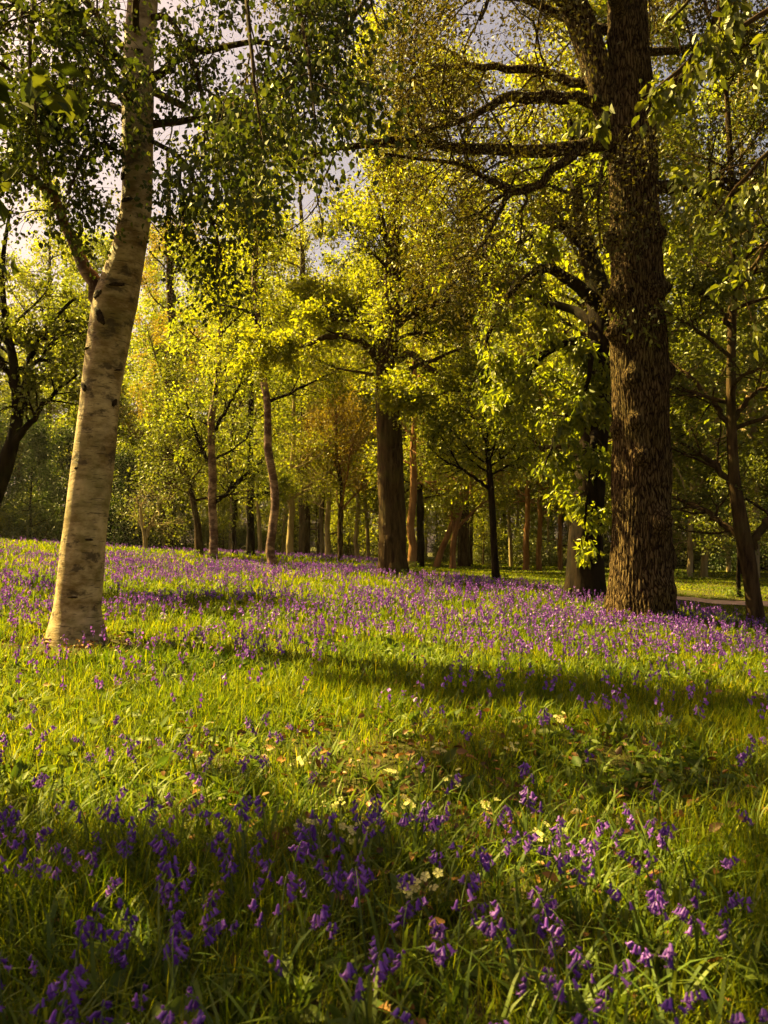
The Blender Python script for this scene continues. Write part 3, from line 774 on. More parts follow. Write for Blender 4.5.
slim('birch_tree', 'slender red and white banded birch with a sinuous stem left of centre', 'tree',
     [(273, 574, 22, 11), (272, 555, 22, 9.5), (273, 520, 22, 8.5), (272, 470, 22, 8), (268, 430, 22, 7.5), (264, 385, 22, 7), (259, 330, 22, 7), (256, 280, 22, 6), (258, 200, 22, 4.5), (262, 110, 22, 2)],
     'red_birch_bark', 'gold_leaf', 101, 7000, t0=0.5, bark2='dark_bark')
slim('alder_tree', 'straight dark reddish stem with upswept thin boughs, third trunk right of the pale birch', 'tree',
     [(213, 561, 26, 9.5), (213, 520, 26, 8.5), (212, 470, 26, 8), (213, 420, 26, 7), (217, 370, 26, 6), (219, 320, 26, 5), (217, 260, 26, 4), (215, 180, 26, 2)],
     'red_birch_bark', 'lime_leaf', 102, 8000, t0=0.3, pitch=(0.7, 1.0), bark2='dark_bark',
     limbs=[[(213, 505, 26, 4), (225, 495, 26, 3.5), (240, 480, 26, 3), (262, 462, 26, 2)], [(213, 470, 26, 4), (198, 440, 26, 3), (186, 400, 26, 2)],
            [(215, 430, 26, 4), (232, 400, 26, 3), (250, 360, 26, 2)]])
slim('alder_tree', 'crooked brown stem leaning left, beside the foot of the dark reddish stem', 'tree',
     [(199, 559, 28, 9), (198, 535, 28, 7.5), (193, 505, 28, 6), (187, 480, 28, 5), (180, 440, 28, 4), (176, 390, 28, 2)], 'brown_bark', 'green_leaf', 103, 5000)
slim('beech_tree', 'broad brown trunk standing behind the little pale forked tree', 'tree',
     [(168, 553, 42, 15), (168, 520, 42, 14), (168, 480, 42, 13.5), (169, 420, 42, 12), (172, 350, 42, 10), (170, 260, 42, 7), (168, 150, 42, 3)], 'brown_bark', 'copper_leaf', 104, 9000, t0=0.3,
     length=(4.5, 2.0))
slim('forked_sapling', 'little pale bare tree forked in a V at the far edge of the field', 'sapling',
     [(145, 553, 33, 5), (145, 538, 33, 4.5), (141, 522, 33, 4), (140, 508, 33, 3.2), (146, 498, 33, 2)], 'pale_bark', 'green_leaf', 105, 500, n=4, length=(1.0, 0.6),
     limbs=[[(145, 540, 33, 4), (151, 525, 33, 3.5), (157, 512, 33, 3), (159, 498, 33, 2)]])
slim('ash_tree', 'thin dark trunk between the reddish stem and the banded birch', 'tree',
     [(250, 561, 30, 8.5), (250, 530, 30, 7.5), (251, 490, 30, 7), (250, 440, 30, 6), (252, 380, 30, 5), (255, 300, 30, 3.5), (256, 220, 30, 2)], 'dark_bark', 'lime_leaf', 106, 7000, t0=0.3,
     limbs=[[(250, 500, 30, 4), (262, 493, 30, 3), (275, 492, 30, 2)]])
slim('ash_tree', 'thin dark stem with a twisted top, left of its dark neighbour', 'tree',
     [(235, 560, 32, 6.5), (234, 535, 32, 5.5), (235, 505, 32, 5), (231, 470, 32, 4), (234, 420, 32, 3), (236, 350, 32, 1.6)], 'dark_bark', 'lime_leaf', 107, 5000)
slim('hazel_tree', 'pale yellowish trunk with straight rising boughs right of the banded birch', 'tree',
     [(290, 560, 34, 7.5), (290, 535, 34, 6.5), (291, 505, 34, 6), (292, 470, 34, 5), (293, 430, 34, 4), (295, 370, 34, 2.5), (296, 300, 34, 1.4)], 'pale_bark', 'gold_leaf', 108, 6000, t0=0.3,
     limbs=[[(291, 500, 34, 3), (305, 488, 34, 2.4), (325, 475, 34, 1.8), (345, 460, 34, 1.2)], [(291, 482, 34, 3), (304, 462, 34, 2.2), (320, 445, 34, 1.3)], [(290, 508, 34, 3), (284, 490, 34, 2.2), (282, 470, 34, 1.4)]])
slim('beech_tree', 'two toned thick trunk seen past the pale yellowish tree', 'tree',
     [(304, 560, 42, 12), (304, 530, 42, 11), (304, 490, 42, 10), (305, 430, 42, 9), (304, 350, 42, 7), (302, 260, 42, 5), (300, 160, 42, 2)], 'brown_bark', 'gold_leaf', 109, 9000, t0=0.3, length=(4.5, 2))
slim('cherry_tree', 'golden orange tree with many fine upswept twigs left of the central oak', 'tree',
     [(341, 562, 34, 6.5), (341, 540, 34, 5.5), (341, 510, 34, 5), (341, 485, 34, 4.5), (338, 460, 34, 3.6), (336, 430, 34, 2.6), (335, 390, 34, 1.4)], 'brown_bark', 'copper_leaf', 110, 6500, n=26, t0=0.28,
     length=(3.0, 1.2), pitch=(0.8, 1.1), spx=dict(leaf=0.09, a2=0.5, a3=0.5, n2=7), bark2='orange_bark')
slim('hazel_tree', 'pale stubby trunk just left of the golden orange tree', 'tree',
     [(328, 561, 40, 6), (328, 535, 40, 5.5), (329, 505, 40, 5), (328, 465, 40, 4), (327, 410, 40, 2)], 'pale_bark', 'gold_leaf', 111, 5000)
slim('hazel_tree', 'pale trunk halfway between the golden orange tree and the central oak', 'tree',
     [(357, 562, 40, 5), (357, 535, 40, 4.5), (358, 500, 40, 4), (357, 460, 40, 3.2), (355, 400, 40, 1.6)], 'pale_bark', 'gold_leaf', 112, 5000)
slim('pine_tree', 'pale orange trunk close to the right flank of the central oak', 'tree',
     [(411, 568, 30, 9), (412, 545, 30, 8), (412, 510, 30, 7.5), (414, 460, 30, 6.5), (414, 390, 30, 5), (414, 300, 30, 3), (412, 220, 30, 1.6)], 'orange_bark', 'gold_leaf', 113, 7000, t0=0.4)
slim('ash_tree', 'dark straight trunk touching the pale orange trunk beside the central oak', 'tree',
     [(420, 567, 33, 8), (420, 540, 33, 7.5), (420, 500, 33, 7), (421, 450, 33, 6), (424, 380, 33, 4), (426, 300, 33, 2)], 'dark_bark', 'lime_leaf', 114, 6000, t0=0.4)
slim('leaning_pine', 'pale orange trunk leaning steeply to the right beyond the field', 'tree',
     [(435, 568, 32, 6.5), (441, 552, 32, 6), (450, 530, 32, 5.5), (458, 508, 32, 5), (463, 485, 32, 4), (470, 440, 32, 2.6), (474, 390, 32, 1.4)], 'orange_bark', 'gold_leaf', 115, 4000, t0=0.6)
slim('leaning_pine', 'pale pinkish trunk that crosses behind the steeply leaning one and forks', 'tree',
     [(453, 571, 31, 6.5), (454, 550, 31, 6), (457, 528, 31, 5.5), (463, 508, 31, 4.5), (471, 485, 31, 3.6), (476, 450, 31, 2.5), (480, 400, 31, 1.2)], 'orange_bark', 'gold_leaf', 116, 4000, t0=0.6,
     limbs=[[(457, 528, 31, 4), (467, 518, 31, 3), (480, 506, 31, 2.4), (495, 495, 31, 1.2)], [(456, 535, 31, 3.5), (452, 520, 31, 3), (452, 505, 31, 2)]])
slim('young_oak', 'thin dark sapling alone in the field between the two oaks, one bough arching left', 'sapling',
     [(497, 587, 18, 9), (495, 560, 18, 7), (493, 530, 18, 6.5), (491, 490, 18, 6), (489, 460, 18, 5), (488, 440, 18, 4), (487, 400, 18, 3), (485, 360, 18, 1.6)], 'dark_bark', 'lime_leaf', 117, 3500, n=12, t0=0.45,
     length=(1.7, 0.8), pitch=(0.4, 0.9), spx=dict(leaf=0.095, l2=0.8, l3=0.5), sides=16,
     limbs=[[(491, 490, 18, 4), (475, 478, 18, 3), (458, 467, 18, 2.6), (440, 458, 18, 2), (428, 445, 18, 1.4)], [(460, 468, 18, 2), (450, 450, 18, 1.6), (438, 432, 18, 1)]])
slim('pine_tree', 'short orange trunk, left one of a pair beyond the mown strip', 'tree',
     [(526, 571, 36, 6.5), (526, 545, 36, 5.8), (527, 515, 36, 5.2), (527, 470, 36, 4.4), (528, 410, 36, 3.2), (529, 330, 36, 1.6)], 'orange_bark', 'lime_leaf', 118, 3000, t0=0.45)
slim('pine_tree', 'reddest trunk in the wood, right one of a pair beyond the mown strip', 'tree',
     [(539, 571, 36, 5.5), (539, 545, 36, 5), (540, 515, 36, 4.5), (540, 470, 36, 4), (541, 410, 36, 3), (542, 330, 36, 1.4)], 'orange_bark', 'lime_leaf', 119, 3000, t0=0.45)
slim('pine_tree', 'narrow orange trunk just left of the leaf hung dark trunk', 'tree',
     [(560, 572, 36, 4.5), (560, 545, 36, 4), (560, 510, 36, 3.6), (561, 460, 36, 2.8), (561, 400, 36, 1.4)], 'orange_bark', 'green_leaf', 120, 2500, t0=0.45)
slim('hornbeam_tree', 'pale twin of two small trunks beyond the path, the left one', 'tree',
     [(689, 582, 30, 6), (690, 560, 30, 5.2), (690, 540, 30, 4.8), (692, 500, 30, 4), (694, 450, 30, 3), (696, 390, 30, 1.5)], 'pale_bark', 'green_leaf', 121, 5500, t0=0.35)
slim('hornbeam_tree', 'pale twin of two small trunks beyond the path, the right and stumpier one', 'tree',
     [(704, 579, 32, 7.5), (704, 562, 32, 6.5), (705, 548, 32, 6), (700, 530, 32, 4), (696, 500, 32, 3), (694, 450, 32, 1.6)], 'pale_bark', 'green_leaf', 122, 4500, t0=0.35)
slim('young_oak', 'thin dark sapling beyond the path, left of the slim brown tree', 'sapling',
     [(739, 594, 19, 4.5), (738, 570, 19, 3.6), (738, 545, 19, 3), (737, 510, 19, 2), (736, 470, 19, 1)], 'dark_bark', 'green_leaf', 123, 2000, n=9, t0=0.4, length=(1.0, 0.5), spx=dict(leaf=0.085, l2=0.5, l3=0.3))


# ------------------------------------------------------------------ far woodland: kinds built once, then copied
def make_kind(name, label, cat, group, h, rad, mat, leafm, seed, sp, auto, lean=0.04, low=0.0, sides=10):
    rg = np.random.default_rng(seed)
    k = 9
    z = np.linspace(0, h, k); z[0] = -0.15
    P = np.stack([np.cumsum(rg.normal(size=k)) * lean * h / k, np.cumsum(rg.normal(size=k)) * lean * h / k, z], -1); P[0, :2] = P[1, :2] * 0.5
    P -= np.array([P[0, 0], P[0, 1], 0])
    R = rad * np.linspace(1.0, 0.12, k) ** 0.8
    root = thing(name, label, cat, (0, 0, 0), group)
    me, C, r = trunk_mesh('trunk', P, R, M[mat], np.zeros(3), sides=sides, step=0.35, flare=0.3, lump=0.08, rg=rg)
    link('trunk', me, root)
    Pa, Ra = auto_limbs(C, r, rg=rg, **auto)
    wood = Geo(); wood.add(*tubes(Pa, Ra, 5))
    w, l = twigs_and_leaves(Pa, Ra, sp, rg)
    wood.Q += [q + wood.n for q in w.Q]; wood.V += w.V; wood.T += w.T; wood.n += w.n
    link('branches', wood.mesh('branches', M[mat]), root)
    link('crown', l.mesh('crown', M[leafm], smooth=False), root)
    return root


def copy_tree(o):
    c = o.copy(); COL.objects.link(c)
    for ch in o.children:
        k = ch.copy(); COL.objects.link(k); k.parent = c
    return c


FAR = dict(n2=9, n3=6, l2=2.0, l3=1.1, w=0.2, flat=0.5, leaf_n=26000, leaf=0.24, width=0.62, hang=0.3, up=0.7, spread=0.25, twigs=False, rk=1.5)
kinds = {}
kinds['gold'] = make_kind('beech_tree', 'tall golden green tree in the dense rows closing the view', 'tree', 'tall golden trees of the far wood', 27, 0.32, 'brown_bark', 'gold_leaf', 201, FAR,
                          dict(n=46, t0=0.16, t1=0.98, length=(6.0, 2.2), pitch=(0.1, 0.9)))
kinds['lime'] = make_kind('lime_tree', 'tall fresh green tree in the dense rows closing the view', 'tree', 'tall green trees of the far wood', 25, 0.28, 'pale_bark', 'lime_leaf', 202, FAR,
                          dict(n=44, t0=0.15, t1=0.98, length=(5.5, 2.0), pitch=(0.15, 0.9)))
kinds['green'] = make_kind('hornbeam_tree', 'mid height leafy green tree under the tall far trees', 'tree', 'mid height trees of the far wood', 12, 0.18, 'brown_bark', 'green_leaf', 203,
                           dict(FAR, leaf_n=12000, l2=1.6, l3=0.9, leaf=0.2), dict(n=28, t0=0.12, t1=0.98, length=(3.8, 1.5), pitch=(0.1, 0.9)))
kinds['low_gold'] = make_kind('hazel_bush', 'low golden green bush under the far trees', 'bush', 'golden bushes of the far wood', 6.0, 0.08, 'brown_bark', 'gold_leaf', 204,
                              dict(FAR, leaf_n=5500, l2=1.1, l3=0.7, leaf=0.17), dict(n=26, t0=0.03, t1=0.98, length=(2.6, 1.0), pitch=(0.2, 1.0)))
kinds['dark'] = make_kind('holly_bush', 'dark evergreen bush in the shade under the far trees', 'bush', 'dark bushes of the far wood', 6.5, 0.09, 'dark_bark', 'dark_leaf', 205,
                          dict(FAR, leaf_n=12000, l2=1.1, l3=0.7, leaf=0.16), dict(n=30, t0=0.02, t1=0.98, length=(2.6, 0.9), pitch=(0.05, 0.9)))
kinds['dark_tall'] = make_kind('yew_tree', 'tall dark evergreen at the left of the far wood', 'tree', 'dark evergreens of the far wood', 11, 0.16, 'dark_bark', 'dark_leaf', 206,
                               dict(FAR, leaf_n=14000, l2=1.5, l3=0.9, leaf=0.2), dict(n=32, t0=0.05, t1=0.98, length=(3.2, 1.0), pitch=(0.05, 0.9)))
kinds['thin'] = make_kind('ash_tree', 'thin pale stemmed young tree standing in the glow of the far wood', 'tree', 'thin pale trees of the far wood', 15, 0.11, 'pale_bark', 'gold_leaf', 208,
                          dict(FAR, leaf_n=5500, l2=1.5, l3=0.9, leaf=0.17, twigs=True), dict(n=26, t0=0.16, t1=0.98, length=(3.0, 1.2), pitch=(0.6, 1.1)), lean=0.06)
kinds['bramble'] = make_kind('bramble_bush', 'tangled bramble thicket low along the far edge of the field', 'bush', 'brambles along the far wood', 1.7, 0.03, 'brown_bark', 'green_leaf', 207,
                             dict(FAR, leaf_n=5200, l2=0.8, l3=0.5, leaf=0.12, spread=0.12), dict(n=30, t0=0.02, t1=0.98, length=(1.9, 0.6), pitch=(0.1, 0.9), bias=(0, 0, -0.05)))
used = set()


def place(kind, px, d, s=1.0, rg=np.random.default_rng(5)):
    x = (px - CX) / F * d
    o = kinds[kind] if kind not in used else copy_tree(kinds[kind])
    used.add(kind)
    o.location = (x, d, float(gz(x, d)[0]) - 0.05)
    o.rotation_euler = (0, 0, rg.uniform(0, 6.28))
    o.scale = (s * rg.uniform(0.9, 1.1), s * rg.uniform(0.9, 1.1), s * rg.uniform(0.92, 1.1))


rp = np.random.default_rng(77)
for px, d, s in [(235, 66, 0.9), (300, 64, 1.0), (365, 62, 1.0), (440, 64, 1.0), (500, 60, 0.95), (570, 60, 1.0), (640, 54, 0.95), (720, 56, 1.0), (800, 52, 1.0), (900, 60, 1.1), (1000, 54, 1.0)]:
    place('gold' if rp.random() < 0.65 else 'lime', px + rp.uniform(-15, 15), d + rp.uniform(-3, 3), s)
for px in range(-120, 1050, 55):
    place('gold' if rp.random() < 0.5 else 'lime', px + rp.uniform(-20, 20), rp.uniform(70, 88), 1.2)
for px, d, s in [(392, 42, 0.9), (464, 41, 1.0), (588, 30, 0.92), (645, 30, 0.9), (752, 32, 0.85), (860, 30, 0.9), (168, 48, 0.75), (84, 60, 0.95)]:          # hidden trunks straight behind nearer ones
    place('lime' if px not in (392, 464, 588) else 'gold', px, d, s)
for px, d, s in [(20, 46, 0.75), (110, 44, 0.7), (320, 46, 0.85), (470, 46, 0.9), (560, 42, 0.9), (620, 44, 0.9), (690, 40, 0.95), (740, 38, 1.0), (810, 36, 1.0), (900, 42, 1.1)]:
    place('green', px, d, s)
for px, d, s in [(250, 52, 0.9), (290, 56, 1.0), (340, 60, 1.0), (380, 54, 1.0), (430, 58, 1.0), (470, 56, 0.9), (510, 60, 1.0), (350, 48, 0.7), (550, 56, 0.9), (205, 58, 1.0), (600, 60, 1.0), (310, 66, 1.1), (395, 66, 1.2), (455, 68, 1.2), (345, 68, 1.1), (270, 64, 1.1), (415, 48, 0.7), (490, 50, 0.75), (325, 52, 0.8), (230, 50, 0.7)]:
    place('low_gold', px + rp.uniform(-8, 8), d, s)
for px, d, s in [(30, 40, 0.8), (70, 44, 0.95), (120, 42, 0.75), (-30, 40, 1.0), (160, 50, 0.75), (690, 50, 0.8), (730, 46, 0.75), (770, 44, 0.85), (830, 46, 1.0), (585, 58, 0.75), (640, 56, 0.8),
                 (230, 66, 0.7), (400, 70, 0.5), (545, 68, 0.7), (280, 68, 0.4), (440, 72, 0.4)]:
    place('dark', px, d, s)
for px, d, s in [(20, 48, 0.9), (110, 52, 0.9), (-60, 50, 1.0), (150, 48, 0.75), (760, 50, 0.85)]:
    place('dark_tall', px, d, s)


for px in (228, 262, 281, 318, 349, 366, 428, 447, 473, 486, 508, 517, 548, 571, 596, 183, 156, 100, 672, 682, 714, 725, 745, 764):
    place('thin', px + rp.uniform(-5, 5), rp.uniform(42, 60), rp.uniform(0.8, 1.15))
for k in range(46):
    px = -60 + k * 20.5 + rp.uniform(-14, 14)
    d = rp.uniform(38, 50) if px < 190 else rp.uniform(50, 62)
    place('bramble', px, d, rp.uniform(0.6, 1.25))


# ------------------------------------------------------------------ meadow
TRUNKS = [(np.array(o.location)[:2], 0.30 if o.name.startswith(('birch_tree', 'chestnut')) else 0.5 if o.name.startswith('oak') else 0.1) for o in scene.objects
          if o.type == 'EMPTY' and o.get('category') in ('tree', 'sapling')]


def clear_of_trunks(x, y, extra=0.0):
    ok = np.ones(len(x), bool)
    for c, r in TRUNKS:
        ok &= (x - c[0]) ** 2 + (y - c[1]) ** 2 > (r + extra) ** 2
    ok &= ((x + 3.05) / 0.80) ** 2 + ((y - 7.6) / 0.45) ** 2 > (0.55 + 0.9 * vnoise(x * 5, y * 5, 9)) ** 2
    return ok


def sector(d0, d1, dens, rg):
    """points of the field between distances d0 and d1, a good margin wider than the view"""
    w1 = 0.60 * d1 + 1.4
    n = int(2 * w1 * (d1 - d0) * dens)
    x = rg.uniform(-w1, w1, n); y = rg.uniform(d0, d1, n)
    k = np.abs(x) < 0.60 * y + 1.4
    return x[k], y[k]


def mown(x, y):
    """the mown strip and path on the right, beyond the bluebells"""
    edge = np.maximum(19.5 - 0.95 * np.clip(x - 0.5, 0, 99), 13.4) + 1.0 * (vnoise(x * 0.5, y * 0.5, 61) - 0.5)
    return (y > edge) & (x > 0.2)


def on_path(x, y):
    return (x > 4.6) & (np.abs(y - path_mid(np.minimum(x, 40))) < 0.5)


def blades(x, y, L, W, lean, rg):
    n = len(x)
    z = gz(x, y) - 0.01
    a = rg.uniform(0, 2 * PI, n); b = a + PI / 2 + rg.normal(size=n) * 0.3
    dirx, diry = np.cos(a), np.sin(a)
    ln = lean * rg.uniform(0.2, 1.4, n)
    S = np.stack([np.cos(b), np.sin(b), np.zeros(n)], -1)
    rows = []
    for t, w in ((0, 0.7), (0.38, 1.0), (0.74, 0.72), (1.0, 0.08)):
        up = L * (t - 0.28 * ln * t ** 2.2)
        out = L * ln * t ** 2 * 0.8
        c = np.stack([x + dirx * out, y + diry * out, z + up], -1)
        rows += [c - S * (W * w / 2)[:, None], c + S * (W * w / 2)[:, None]]
    V = np.stack(rows, 1)
    q = np.array([[0, 1, 3, 2], [2, 3, 5, 4], [4, 5, 7, 6]])
    Q = (np.arange(n) * 8)[:, None, None] + q[None]
    return V.reshape(-1, 3), Q.reshape(-1, 4)


rg = np.random.default_rng(303)
G = Geo()
for d0, d1, dens, l0, l1, w0, w1 in [(0.9, 3.0, 5200, .06, .21, .0025, .0055), (3.0, 6.0, 2700, .07, .20, .0035, .0065), (6, 10, 1200, .06, .19, .006, .010),
                                     (10, 18, 460, .07, .20, .010, .016), (18, 30, 150, .08, .2, .018, .03), (30, 62, 30, .10, .22, .04, .07)]:
    x, y = sector(d0, d1, dens, rg)
    clump = fbm(x * 1.7, y * 1.7, 11)
    thin = np.clip(1.2 - ((x - 0.3) / 1.3) ** 2 - ((y - 3.6) / 1.2) ** 2, 0, 0.3)          # worn patch with litter and primroses
    keep = (rg.random(len(x)) < 0.35 + 0.95 * clump - thin) & ~on_path(x, y) & clear_of_trunks(x, y, -0.03)
    x, y, clump = x[keep], y[keep], clump[keep]
    thin = np.clip(1.2 - ((x - 0.3) / 1.3) ** 2 - ((y - 3.6) / 1.2) ** 2, 0, 0.3)
    n = len(x)
    L = (l0 + (l1 - l0) * rg.random(n) ** 1.5) * (0.55 + 0.9 * clump) * (1 - 0.55 * thin)
    L = np.where(mown(x, y), L * 0.4, L)
    W = rg.uniform(w0, w1, n)
    V, Q = blades(x, y, L, W, 0.75, rg)
    tint = np.repeat(np.clip(0.45 + 0.22 * rg.normal(size=n) + 0.35 * (fbm(x * 0.5, y * 0.5, 71) - 0.5), 0, 1), 3)
    G.add(V, Q, tint)
tag(link('grass', G.mesh('grass', M['grass'], smooth=True)), 'uneven fresh green grass covering the whole slope', 'grass', kind='stuff')

# broad strap leaves and low weeds among the grass
G = Geo()
for d0, d1, dens, l0, l1, w0 in [(1.0, 3.4, 210, .09, .22, .011), (3.4, 8, 60, .10, .21, .015), (8, 16, 18, .12, .24, .028)]:
    x, y = sector(d0, d1, dens, rg)
    k = (rg.random(len(x)) < 1.6 * fbm(x * 1.2, y * 1.2, 15) - 0.25) & clear_of_trunks(x, y, 0.05) & ~mown(x, y)
    x, y = x[k], y[k]
    for r in range(4):
        xx = x + rg.normal(size=len(x)) * 0.03; yy = y + rg.normal(size=len(x)) * 0.03
        V, Q = blades(xx, yy, rg.uniform(l0, l1, len(x)), np.full(len(x), w0) * rg.uniform(0.7, 1.2, len(x)), 1.1, rg)
        G.add(V, Q, np.repeat(rg.random(len(x)), 3))
for d0, d1, dens, sz in [(1.2, 4, 80, .075), (4, 8, 34, .08), (8, 14, 10, 0.12)]:
    x, y = sector(d0, d1, dens, rg)
    k = (fbm(x * 0.8, y * 0.8, 19) > 0.48) & clear_of_trunks(x, y, 0.1) & ~mown(x, y)
    x, y = np.repeat(x[k], 6), np.repeat(y[k], 6)
    P = np.stack([x, y, gz(x, y) + rg.uniform(0.0, 0.07, len(x))], -1)
    D = rg.normal(size=P.shape); D[:, 2] = np.abs(D[:, 2]) * 0.5
    V, Q, t = leaves(P, D, sz, 0.5, True, rg, 0.9)
    G.add(V, Q, t)
for (cx_, cy_), r_ in TRUNKS:
    if cy_ > 30 or cy_ < 8.5 or abs(cx_) > 0.62 * cy_:
        continue
    n = int(26 + 60 * r_)
    a = rg.uniform(0, 2 * PI, n); rr = r_ * 1.05 + 0.04 + np.abs(rg.normal(size=n)) * 0.16
    x, y = cx_ + rr * np.cos(a), cy_ + rr * np.sin(a)
    for q in range(2):
        V, Q = blades(x + rg.normal(size=n) * 0.03, y + rg.normal(size=n) * 0.03, rg.uniform(0.12, 0.34, n), np.full(n, 0.016), 1.0, rg)
        G.add(V, Q, np.repeat(rg.random(n), 3))
    x, y = np.repeat(x[::3], 7), np.repeat(y[::3], 7)
    P = np.stack([x, y, gz(x, y) + rg.uniform(0.02, 0.22, len(x))], -1) + rg.normal(size=(len(x), 3)) * np.array([0.05, 0.05, 0])
    D = rg.normal(size=P.shape); D[:, 2] = np.abs(D[:, 2]) * 0.4
    V, Q, t = leaves(P, D, 0.085, 0.55, True, rg, 0.9)
    G.add(V, Q, t)
tag(link('undergrowth', G.mesh('undergrowth', M['weed'])), 'broad leaves and low weeds growing between the grass blades', 'undergrowth', kind='stuff')

# fallen leaves
x, y = sector(1.0, 9, 190, rg)
w = np.clip(1.15 - ((x - 0.3) / 1.5) ** 2 - ((y - 3.6) / 1.5) ** 2, 0, 1) + 0.10
near_birch = 1.6 * np.exp(-((x + 3.0) ** 2 + (y - 7.7) ** 2) / 0.5)
k = rg.random(len(x)) < np.maximum(w, near_birch) * (0.4 + fbm(x * 2, y * 2, 23))
x, y = x[k], y[k]
P = np.stack([x, y, gz(x, y) + rg.uniform(0.01, 0.10, len(x))], -1)
D = rg.normal(size=P.shape); D[:, 2] *= 0.3
V, Q, t = leaves(P, D, 0.048, 0.6, True, rg, 0.7)
G = Geo(); G.add(V, Q, t)
tag(link('leaf_litter', G.mesh('leaf_litter', M['litter'])), 'brown fallen leaves scattered through the thin grass', 'fallen leaves', kind='stuff')


# ------------------------------------------------------------------ bluebells
def bell_geo(s=1.0):
    """one hanging bell with six recurved tips, mouth down, hung at the origin"""
    n = 6
    prof = [(0.0, 0.0014), (-0.003, 0.0032), (-0.011, 0.0040), (-0.018, 0.0046)]
    V = []; Q = []
    for z, r in prof:
        for j in range(n * 2):
            a = j / (n * 2) * 2 * PI
            V.append((r * math.cos(a) * s, r * math.sin(a) * s, z * s))
    m = n * 2
    for i in range(3):
        for j in range(m):
            Q.append((i * m + j, i * m + (j + 1) % m, (i + 1) * m + (j + 1) % m, (i + 1) * m + j))
    for j in range(n):
        b = 3 * m + 2 * j; c = 3 * m + (2 * j + 1) % m; e = 3 * m + (2 * j + 2) % m
        a = (2 * j + 1) / m * 2 * PI
        k = len(V)
        V.append((0.0085 * math.cos(a) * s, 0.0085 * math.sin(a) * s, -0.0225 * s))
        V.append((0.0110 * math.cos(a) * s, 0.0110 * math.sin(a) * s, -0.0190 * s))
        Q.append((b, c, k, k)); Q.append((c, e, k, k)); 
        Q[-2] = (b, c, k + 1, k); Q[-1] = (c, e, k, k + 1)
    return np.array(V), np.array(Q)


BV, BQ = bell_geo(1.15)


def rot_to(axis_tilt, az):
    ct, st = math.cos(axis_tilt), math.sin(axis_tilt)
    ca, sa = math.cos(az), math.sin(az)
    Ry = np.array([[ct, 0, st], [0, 1, 0], [-st, 0, ct]])
    Rz = np.array([[ca, -sa, 0], [sa, ca, 0], [0, 0, 1]])
    return Rz @ Ry


class BellKind:
    pass


def bell_kind(seed):
    r = np.random.default_rng(seed)
    H = r.uniform(0.22, 0.34); k = 12
    t = np.linspace(0, 1, k)
    bend = r.uniform(0.03, 0.07)
    C = np.stack([bend * t ** 2.2 * 1.6, 0.01 * np.sin(3 * t), H * (t - 0.16 * t ** 6)], -1)
    b = BellKind()
    g = Geo(); g.add(*tubes(C[None], np.linspace(0.0028, 0.0016, k)[None], 5)); b.stem = g.mesh('bluebell_stem', M['stem'])
    nb = int(r.integers(5, 10)); b.bells = []
    g = Geo()
    for i in range(nb):
        tt = 0.66 + 0.34 * (i + 0.5) / nb
        p = np.array([np.interp(tt, t, C[:, c]) for c in range(3)])
        az = r.normal() * 0.9 if i % 3 else r.uniform(-2.2, 2.2)
        out = r.uniform(0.007, 0.014)
        q = p + np.array([math.cos(az) * out, math.sin(az) * out, r.uniform(-0.002, 0.006)])
        tilt = -r.uniform(0.2, 0.9); s = r.uniform(0.8, 1.15) * (1.1 - 0.35 * (tt - 0.66) / 0.34)
        Rm = rot_to(tilt, az)
        g.add((BV * s) @ Rm.T + q, BQ, np.full(len(BQ), r.random()))
        b.bells.append((q, tilt, az, s))
    b.head = g.mesh('flower_head', M['bell'])
    g = Geo()
    nl = int(r.integers(3, 6))
    V, Q = blades(r.normal(size=nl) * 0.008, r.normal(size=nl) * 0.008, r.uniform(0.16, 0.26, nl), r.uniform(0.008, 0.013, nl), 1.1, r)
    V = V.reshape(nl, 8, 3); V[:, :, 2] -= V[:, :1, 2]; V = V.reshape(-1, 3)
    g.add(V, Q, np.repeat(r.random(nl), 3)); b.leaf = g.mesh('leaves', M['weed'])
    return b


KINDS = [bell_kind(500 + i) for i in range(10)]
single_bells = []
for i in range(5):
    single_bells.append(mesh_from('bell', BV, BQ, M['bell'], np.full(len(BQ), i / 4)))

rb = np.random.default_rng(909)
X = []; Y = []
for d0, d1, dens in [(1.15, 3.2, 76), (3.2, 6.5, 60), (6.5, 13, 60), (13, 24, 50), (24, 45, 8)]:
    x, y = sector(d0, d1, dens, rb)
    c = fbm(x * 0.9, y * 0.9, 31); c2 = fbm(x * 0.25, y * 0.25, 37)
    near = np.clip((2.95 - y) / 0.8, 0, 1)
    far = np.clip((y - 5.6) / 4.5, 0, 1)
    left_mid = np.clip((-x - 0.25) / 0.9, 0, 1) * np.clip((y - 2.5) / 1, 0, 1)
    right_far = np.clip((x + 1) / 5, 0, 1) * far
    p = 1.6 * near + 0.13 + 0.25 * left_mid * (1 - far) + far * (0.22 + 0.55 * c2) + 0.80 * right_far
    p = p * np.clip(3.4 * (c - 0.26), 0, 1.6)
    p = np.where(mown(x, y), 0.0, p)
    # far drifts of bluebells beyond the crest
    drift = (y > 30) & (x < 1) & (x > -9)
    p = np.where(drift, 0.9, np.where(y > 24, p * 0.5, p))
    k = (rb.random(len(x)) < p) & clear_of_trunks(x, y, 0.08)
    X.append(x[k]); Y.append(y[k])
X = np.concatenate(X); Y = np.concatenate(Y); Z = gz(X, Y)
# in view and showing largest: the 300 nearest
v = HZ + (EYE - Z - 0.24) / Y * F
inview = (np.abs(X) / Y * F < 388) & (v < 1040)
order = np.argsort(np.where(inview, Y, 1e6))
chosen = order[:300]
rest = np.setdiff1d(np.arange(len(X)), chosen)


